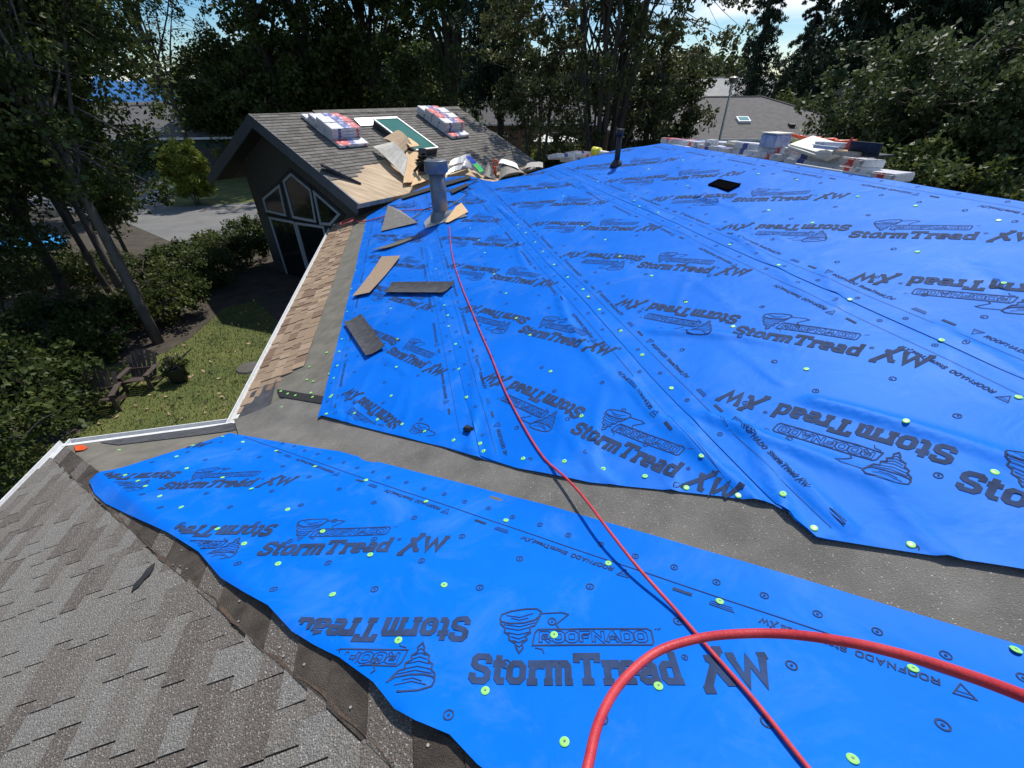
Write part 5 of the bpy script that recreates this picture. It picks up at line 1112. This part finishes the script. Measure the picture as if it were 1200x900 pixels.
# ---------------------------------------------------------------- neighbouring houses
def hip_house(name, x, y, w_, d, eh, rh, rot, wm, rm, label, gable=False, wins=(), over=.5, chim=False, sky_=None, garage=False):
    root = empty(name, (x, y, 0), label, 'house'); c, s = math.cos(rot), math.sin(rot)
    T = lambda a, b_, z: np.array([x + a * c - b_ * s, y + a * s + b_ * c, z])
    b = MB(); b.prism([T(-w_ / 2, -d / 2, 0), T(w_ / 2, -d / 2, 0), T(w_ / 2, d / 2, 0), T(-w_ / 2, d / 2, 0)], [T(-w_ / 2, -d / 2, eh), T(w_ / 2, -d / 2, eh), T(w_ / 2, d / 2, eh), T(-w_ / 2, d / 2, eh)])
    if gable:
        for e in (-1, 1): b.prism([T(e * w_ / 2, -d / 2, eh), T(e * w_ / 2, d / 2, eh), T(e * w_ / 2, 0, eh + rh * .93)], [T(e * (w_ / 2 - .1), -d / 2, eh), T(e * (w_ / 2 - .1), d / 2, eh), T(e * (w_ / 2 - .1), 0, eh + rh * .93)])
    wall = b.build('wall', wm, root)
    W2, D2 = w_ / 2 + over, d / 2 + over; rl = W2 - (0 if gable else min(D2, W2) * .98); b = MB()
    e = [T(-W2, -D2, eh), T(W2, -D2, eh), T(W2, D2, eh), T(-W2, D2, eh)]; rdg = [T(-rl, 0, eh + rh), T(rl, 0, eh + rh)]; dn = [p - np.array([0, 0, .16]) for p in e]
    b.add(e + rdg + dn, [(0, 1, 5, 4), (2, 3, 4, 5), (1, 2, 5), (3, 0, 4), (0, 6, 7, 1), (1, 7, 8, 2), (2, 8, 9, 3), (3, 9, 6, 0), (9, 8, 7, 6)]); roof = b.build('roof', rm, root)
    b = MB(); b.tube([rdg[0] + [0, 0, .02], rdg[1] + [0, 0, .02]], .07, 5)
    if not gable:
        for i, j in ((0, 0), (1, 1), (2, 1), (3, 0)): b.tube([e[i] + [0, 0, .02], rdg[j] + [0, 0, .02]], .06, 5)
    b.build('ridge_caps', rm, roof)
    b = MB(); b.prism([T(-W2 - .05, -D2 - .08, eh - .14), T(W2 + .05, -D2 - .08, eh - .14), T(W2 + .05, -D2 - .003, eh - .14), T(-W2 - .05, -D2 - .003, eh - .14)], [T(-W2 - .05, -D2 - .08, eh + .01), T(W2 + .05, -D2 - .08, eh + .01), T(W2 + .05, -D2 - .003, eh + .01), T(-W2 - .05, -D2 - .003, eh + .01)]); b.build('gutter', M['white'], roof)
    for (a, z, ww, wh) in wins:
        b = MB(); F = -d / 2 - .06
        for (x0, x1, z0_, z1) in ((a - ww / 2 - .08, a + ww / 2 + .08, z - wh / 2 - .08, z - wh / 2), (a - ww / 2 - .08, a + ww / 2 + .08, z + wh / 2, z + wh / 2 + .08), (a - ww / 2 - .08, a - ww / 2, z - wh / 2, z + wh / 2), (a + ww / 2, a + ww / 2 + .08, z - wh / 2, z + wh / 2), (a - .03, a + .03, z - wh / 2, z + wh / 2)):
            b.prism([T(x0, F, z0_), T(x1, F, z0_), T(x1, F + .07, z0_), T(x0, F + .07, z0_)], [T(x0, F, z1), T(x1, F, z1), T(x1, F + .07, z1), T(x0, F + .07, z1)])
        o = b.build('window', M['white'], wall); 
        o.name = 'window'
    if garage:
        for k in range(4):
            b = MB(); z0_, z1 = .12 + k * .52, .6 + k * .52; b.prism([T(garage[0], -d / 2 - .05, z0_), T(garage[1], -d / 2 - .05, z0_), T(garage[1], -d / 2 - .004, z0_), T(garage[0], -d / 2 - .004, z0_)], [T(garage[0], -d / 2 - .05, z1), T(garage[1], -d / 2 - .05, z1), T(garage[1], -d / 2 - .004, z1), T(garage[0], -d / 2 - .004, z1)]); b.build('garage_panel', M['soffit'], wall)
    if sky_:
        a, t, ww, l = sky_; f = lambda a_, t_, o_: T(a_, -D2 + t_ * D2 - o_ * rh / math.hypot(rh, D2), eh + rh * t_ + o_ * D2 / math.hypot(rh, D2)); b = MB()
        b.prism([f(a, t, 0), f(a + ww, t, 0), f(a + ww, t + l, 0), f(a, t + l, 0)], [f(a, t, .16), f(a + ww, t, .16), f(a + ww, t + l, .16), f(a, t + l, .16)]); o = b.build('skylight', M['white'], roof)
        b = MB(); b.prism([f(a + .1, t + .02, .161), f(a + ww - .1, t + .02, .161), f(a + ww - .1, t + l - .02, .161), f(a + .1, t + l - .02, .161)], [f(a + .1, t + .02, .18), f(a + ww - .1, t + .02, .18), f(a + ww - .1, t + l - .02, .18), f(a + .1, t + l - .02, .18)]); b.build('skylight_pane', M['skyglass_l'], roof)
        for (a_, t_) in ((a - 3.2, t + .25), (a + 3.3, t - .1)):
            b = MB(); b.prism([f(a_, t_, 0), f(a_ + .35, t_, 0), f(a_ + .35, t_ + .06, 0), f(a_, t_ + .06, 0)], [f(a_, t_, .2), f(a_ + .35, t_, .2), f(a_ + .35, t_ + .06, .12), f(a_, t_ + .06, .12)]); b.build('roof_vent', M['cable'], roof)
    if chim:
        b = MB(); a, t = chim; b.prism([T(a - .3, t - .3, eh), T(a + .3, t - .3, eh), T(a + .3, t + .3, eh), T(a - .3, t + .3, eh)], [T(a - .3, t - .3, eh + rh + .5), T(a + .3, t - .3, eh + rh + .5), T(a + .3, t + .3, eh + rh + .5), T(a - .3, t + .3, eh + rh + .5)]); b.build('chimney', M['brick_far'], roof)
    return root
M['skyglass_l'] = mat('pale_green_skylight', (.12, .3, .28), rough=.2)
hip_house('green_house', at(178, 43), 44, 14, 10, 2.9, 2.1, R(8), M['dgreen'], M['groof'], 'low dark green house with a grey hip roof across the left street', wins=((2.4, 1.7, 1.4, 1.0), (-3, 1.6, 1.6, 1.1)), garage=(3.2, 6.6))
hip_house('grey_house', at(128, 66), 66, 10, 9, 2.9, 1.7, R(4), M['stucco'], M['groof2'], 'grey roofed house seen over the green house below the hills', wins=((5, 2.0, 2.4, 1.2),))
hip_house('far_house', at(0, 60), 60, 11, 9, 2.9, 1.7, R(-5), M['concrete'], M['groof2'], 'pale house half hidden behind the left trees')
hip_house('grey_roof_house', at(625, 55), 55, 17, 11, 3.2, 2.9, R(-6), M['brick_far'], M['groof'], 'brick house with a light grey hip roof behind the small roof', wins=((-3, 1.8, 2.0, 1.2), (3, 1.8, 1.6, 1.2)))
hip_house('brown_roof_house', at(862, 40), 40, 17, 13, 2.9, 2.35, R(-4), M['brick_far'], M['groof2'], 'house with a large brown-grey hip roof and one small skylight', sky_=(-.9, .34, .85, .11))
hip_house('yellow_house', at(850, 60), 60, 9, 8, 5.0, 2.1, R(-28), M['ysid'], M['concrete'], 'pale yellow gabled house behind the brown-grey hip roof', gable=True, chim=(0, 2))
hip_house('right_house', at(1105, 40), 40, 10, 9, 5.5, 2.4, R(10), M['concrete'], M['groof2'], 'grey roofed house glimpsed through the glossy leaves on the right')
hip_house('dusky_house', at(985, 58), 58, 9, 9, 4.2, 1.8, R(-20), M['fascia'], M['groof'], 'blue-grey house behind the round grey-green bush', wins=((-2, 2.6, 1.2, 1.2),))
hip_house('garden_shed', at(1190, 21), 23, 4, 3, 2.2, .9, R(-8), M['soffit'], M['groof2'], 'dark garden shed low under the right trees')
# umbrellas on the patio of the brick house
for px, l in ((643, 'white patio umbrella, left of the two before the brick house'), (668, 'white patio umbrella, right of the two before the brick house')):
    x, y = at(px, 44), 44; root = empty('patio_umbrella', (x, y, 0), l, 'umbrella', 'patio umbrellas'); b = MB(); b.tube([[x, y, 0], [x, y, 2.4]], .03, 6); b.build('pole', M['galv'], root)
    b = MB(); n = 8; ring_ = [(x + 1.3 * math.cos(k * math.pi / 4), y + 1.3 * math.sin(k * math.pi / 4), 2.1) for k in range(n)]; low_ = [(p[0], p[1], 1.95) for p in ring_]
    b.add(ring_ + [(x, y, 2.6)] + low_, [(k, (k + 1) % n, n) for k in range(n)] + [(n + 1 + k, n + 1 + (k + 1) % n, (k + 1) % n, k) for k in range(n)]); b.build('canopy', M['umb'], root)
# street lamp
x, y = at(857, 27), 27; q0 = np.array([x, y, 0.]); zt = 5.3 + .085 * 27 / .83 * .8
root = empty('street_lamp', (x, y, 0), 'tall slim grey street lamp in front of the brown-grey hip roof', 'street lamp')
tp = dpt(872, 98, 1.); Pt = tp - [0, 0, CAMZ]; Pt = Pt / Pt[1] * 27 + [0, 0, CAMZ]
b = MB(); b.tube([[x, y, 0], [x, y, 2], [x, y, Pt[2]]], [.09, .07, .05], 10); b.build('pole', M['galv'], root)
b = MB(); b.tube([[x, y, Pt[2]], [x, y, Pt[2] + .05], [x, y, Pt[2] + .25], [x, y, Pt[2] + .32]], [.1, .16, .24, .1], 10); b.build('lamp_head', M['galv_dark'], root)
# paddling pool
q = gp(35, 291); root = empty('paddling_pool', (q[0], q[1], 0), 'round bright blue paddling pool seen between the left trunks', 'paddling pool'); b = MB()
b.tube([[q[0] + 1.35 * math.cos(t), q[1] + .95 * math.sin(t), .2 + .0 * t] for t in np.linspace(0, 2 * math.pi, 25)], .13, 8); b.build('rim', M['pool'], root, True)
b = MB(); b.add([(q[0] + 1.3 * math.cos(t), q[1] + .9 * math.sin(t), .26) for t in np.linspace(0, 2 * math.pi, 24, endpoint=False)], [tuple(range(24))]); b.build('water', M['pool'], root)
# garden chairs
def chair(px, py, rot, label):
    q = gp(px, py); x, y = q; c, s = math.cos(rot), math.sin(rot); T = lambda a, b_, z: np.array([x + a * c - b_ * s, y + a * s + b_ * c, z])
    root = empty('garden_chair', (x, y, 0), label, 'garden chair', 'brown garden chairs in the shade')
    def bar(p0, p1, wv_, th_, nm):
        p0, p1, wv_ = map(np.array, (p0, p1, wv_)); b = MB(); P0, P1 = T(*p0), T(*p1); Wd = T(*wv_) - T(0, 0, 0); n_ = np.cross(P1 - P0, Wd); n_ = n_ / np.linalg.norm(n_) * th_
        b.prism([P0 - Wd, P0 + Wd, P0 + Wd + n_, P0 - Wd + n_], [P1 - Wd, P1 + Wd, P1 + Wd + n_, P1 - Wd + n_]); b.build(nm, M['chair'], root)
    for k in range(6):
        a = -.275 + k * .11; bar((a, .12, .26), (a * 1.25, .48, 1.02 - 2.2 * a * a), (.048, 0, 0), .02, 'back_slat')
    for k in range(5):
        yy = -.36 + k * .105; bar((-.3, yy, .385 - .028 * k), (.3, yy, .385 - .028 * k), (0, .046, -.012), .02, 'seat_slat')
    for sx in (-1, 1):
        bar((sx * .36, -.4, .56), (sx * .36, .38, .54), (.07, 0, 0), .025, 'armrest'); bar((sx * .33, -.36, .02), (sx * .33, -.36, .54), (.05, 0, 0), .03, 'leg'); bar((sx * .31, -.34, .36), (sx * .31, .5, .02), (0, .04, .04), .03, 'leg')
    bar((-.3, .2, .5), (.3, .2, .5), (0, 0, .04), .02, 'back_rail')
    root.scale = (.74, .74, .74)
chair(128, 478, R(25), 'left brown slatted garden chair on the shaded lawn'); chair(172, 452, R(12), 'right brown slatted garden chair, nearer the pale leaning trunk')
# a flat round stone by the gutter side
q = gp(292, 432); b = MB(); b.tube([[q[0], q[1], 0], [q[0], q[1], .05], [q[0], q[1], .08]], [.3, .26, .05], 9); tag(b.build('stepping_stone', M['stucco'], None), 'small dark flat stone on the lawn by the house', 'stone')
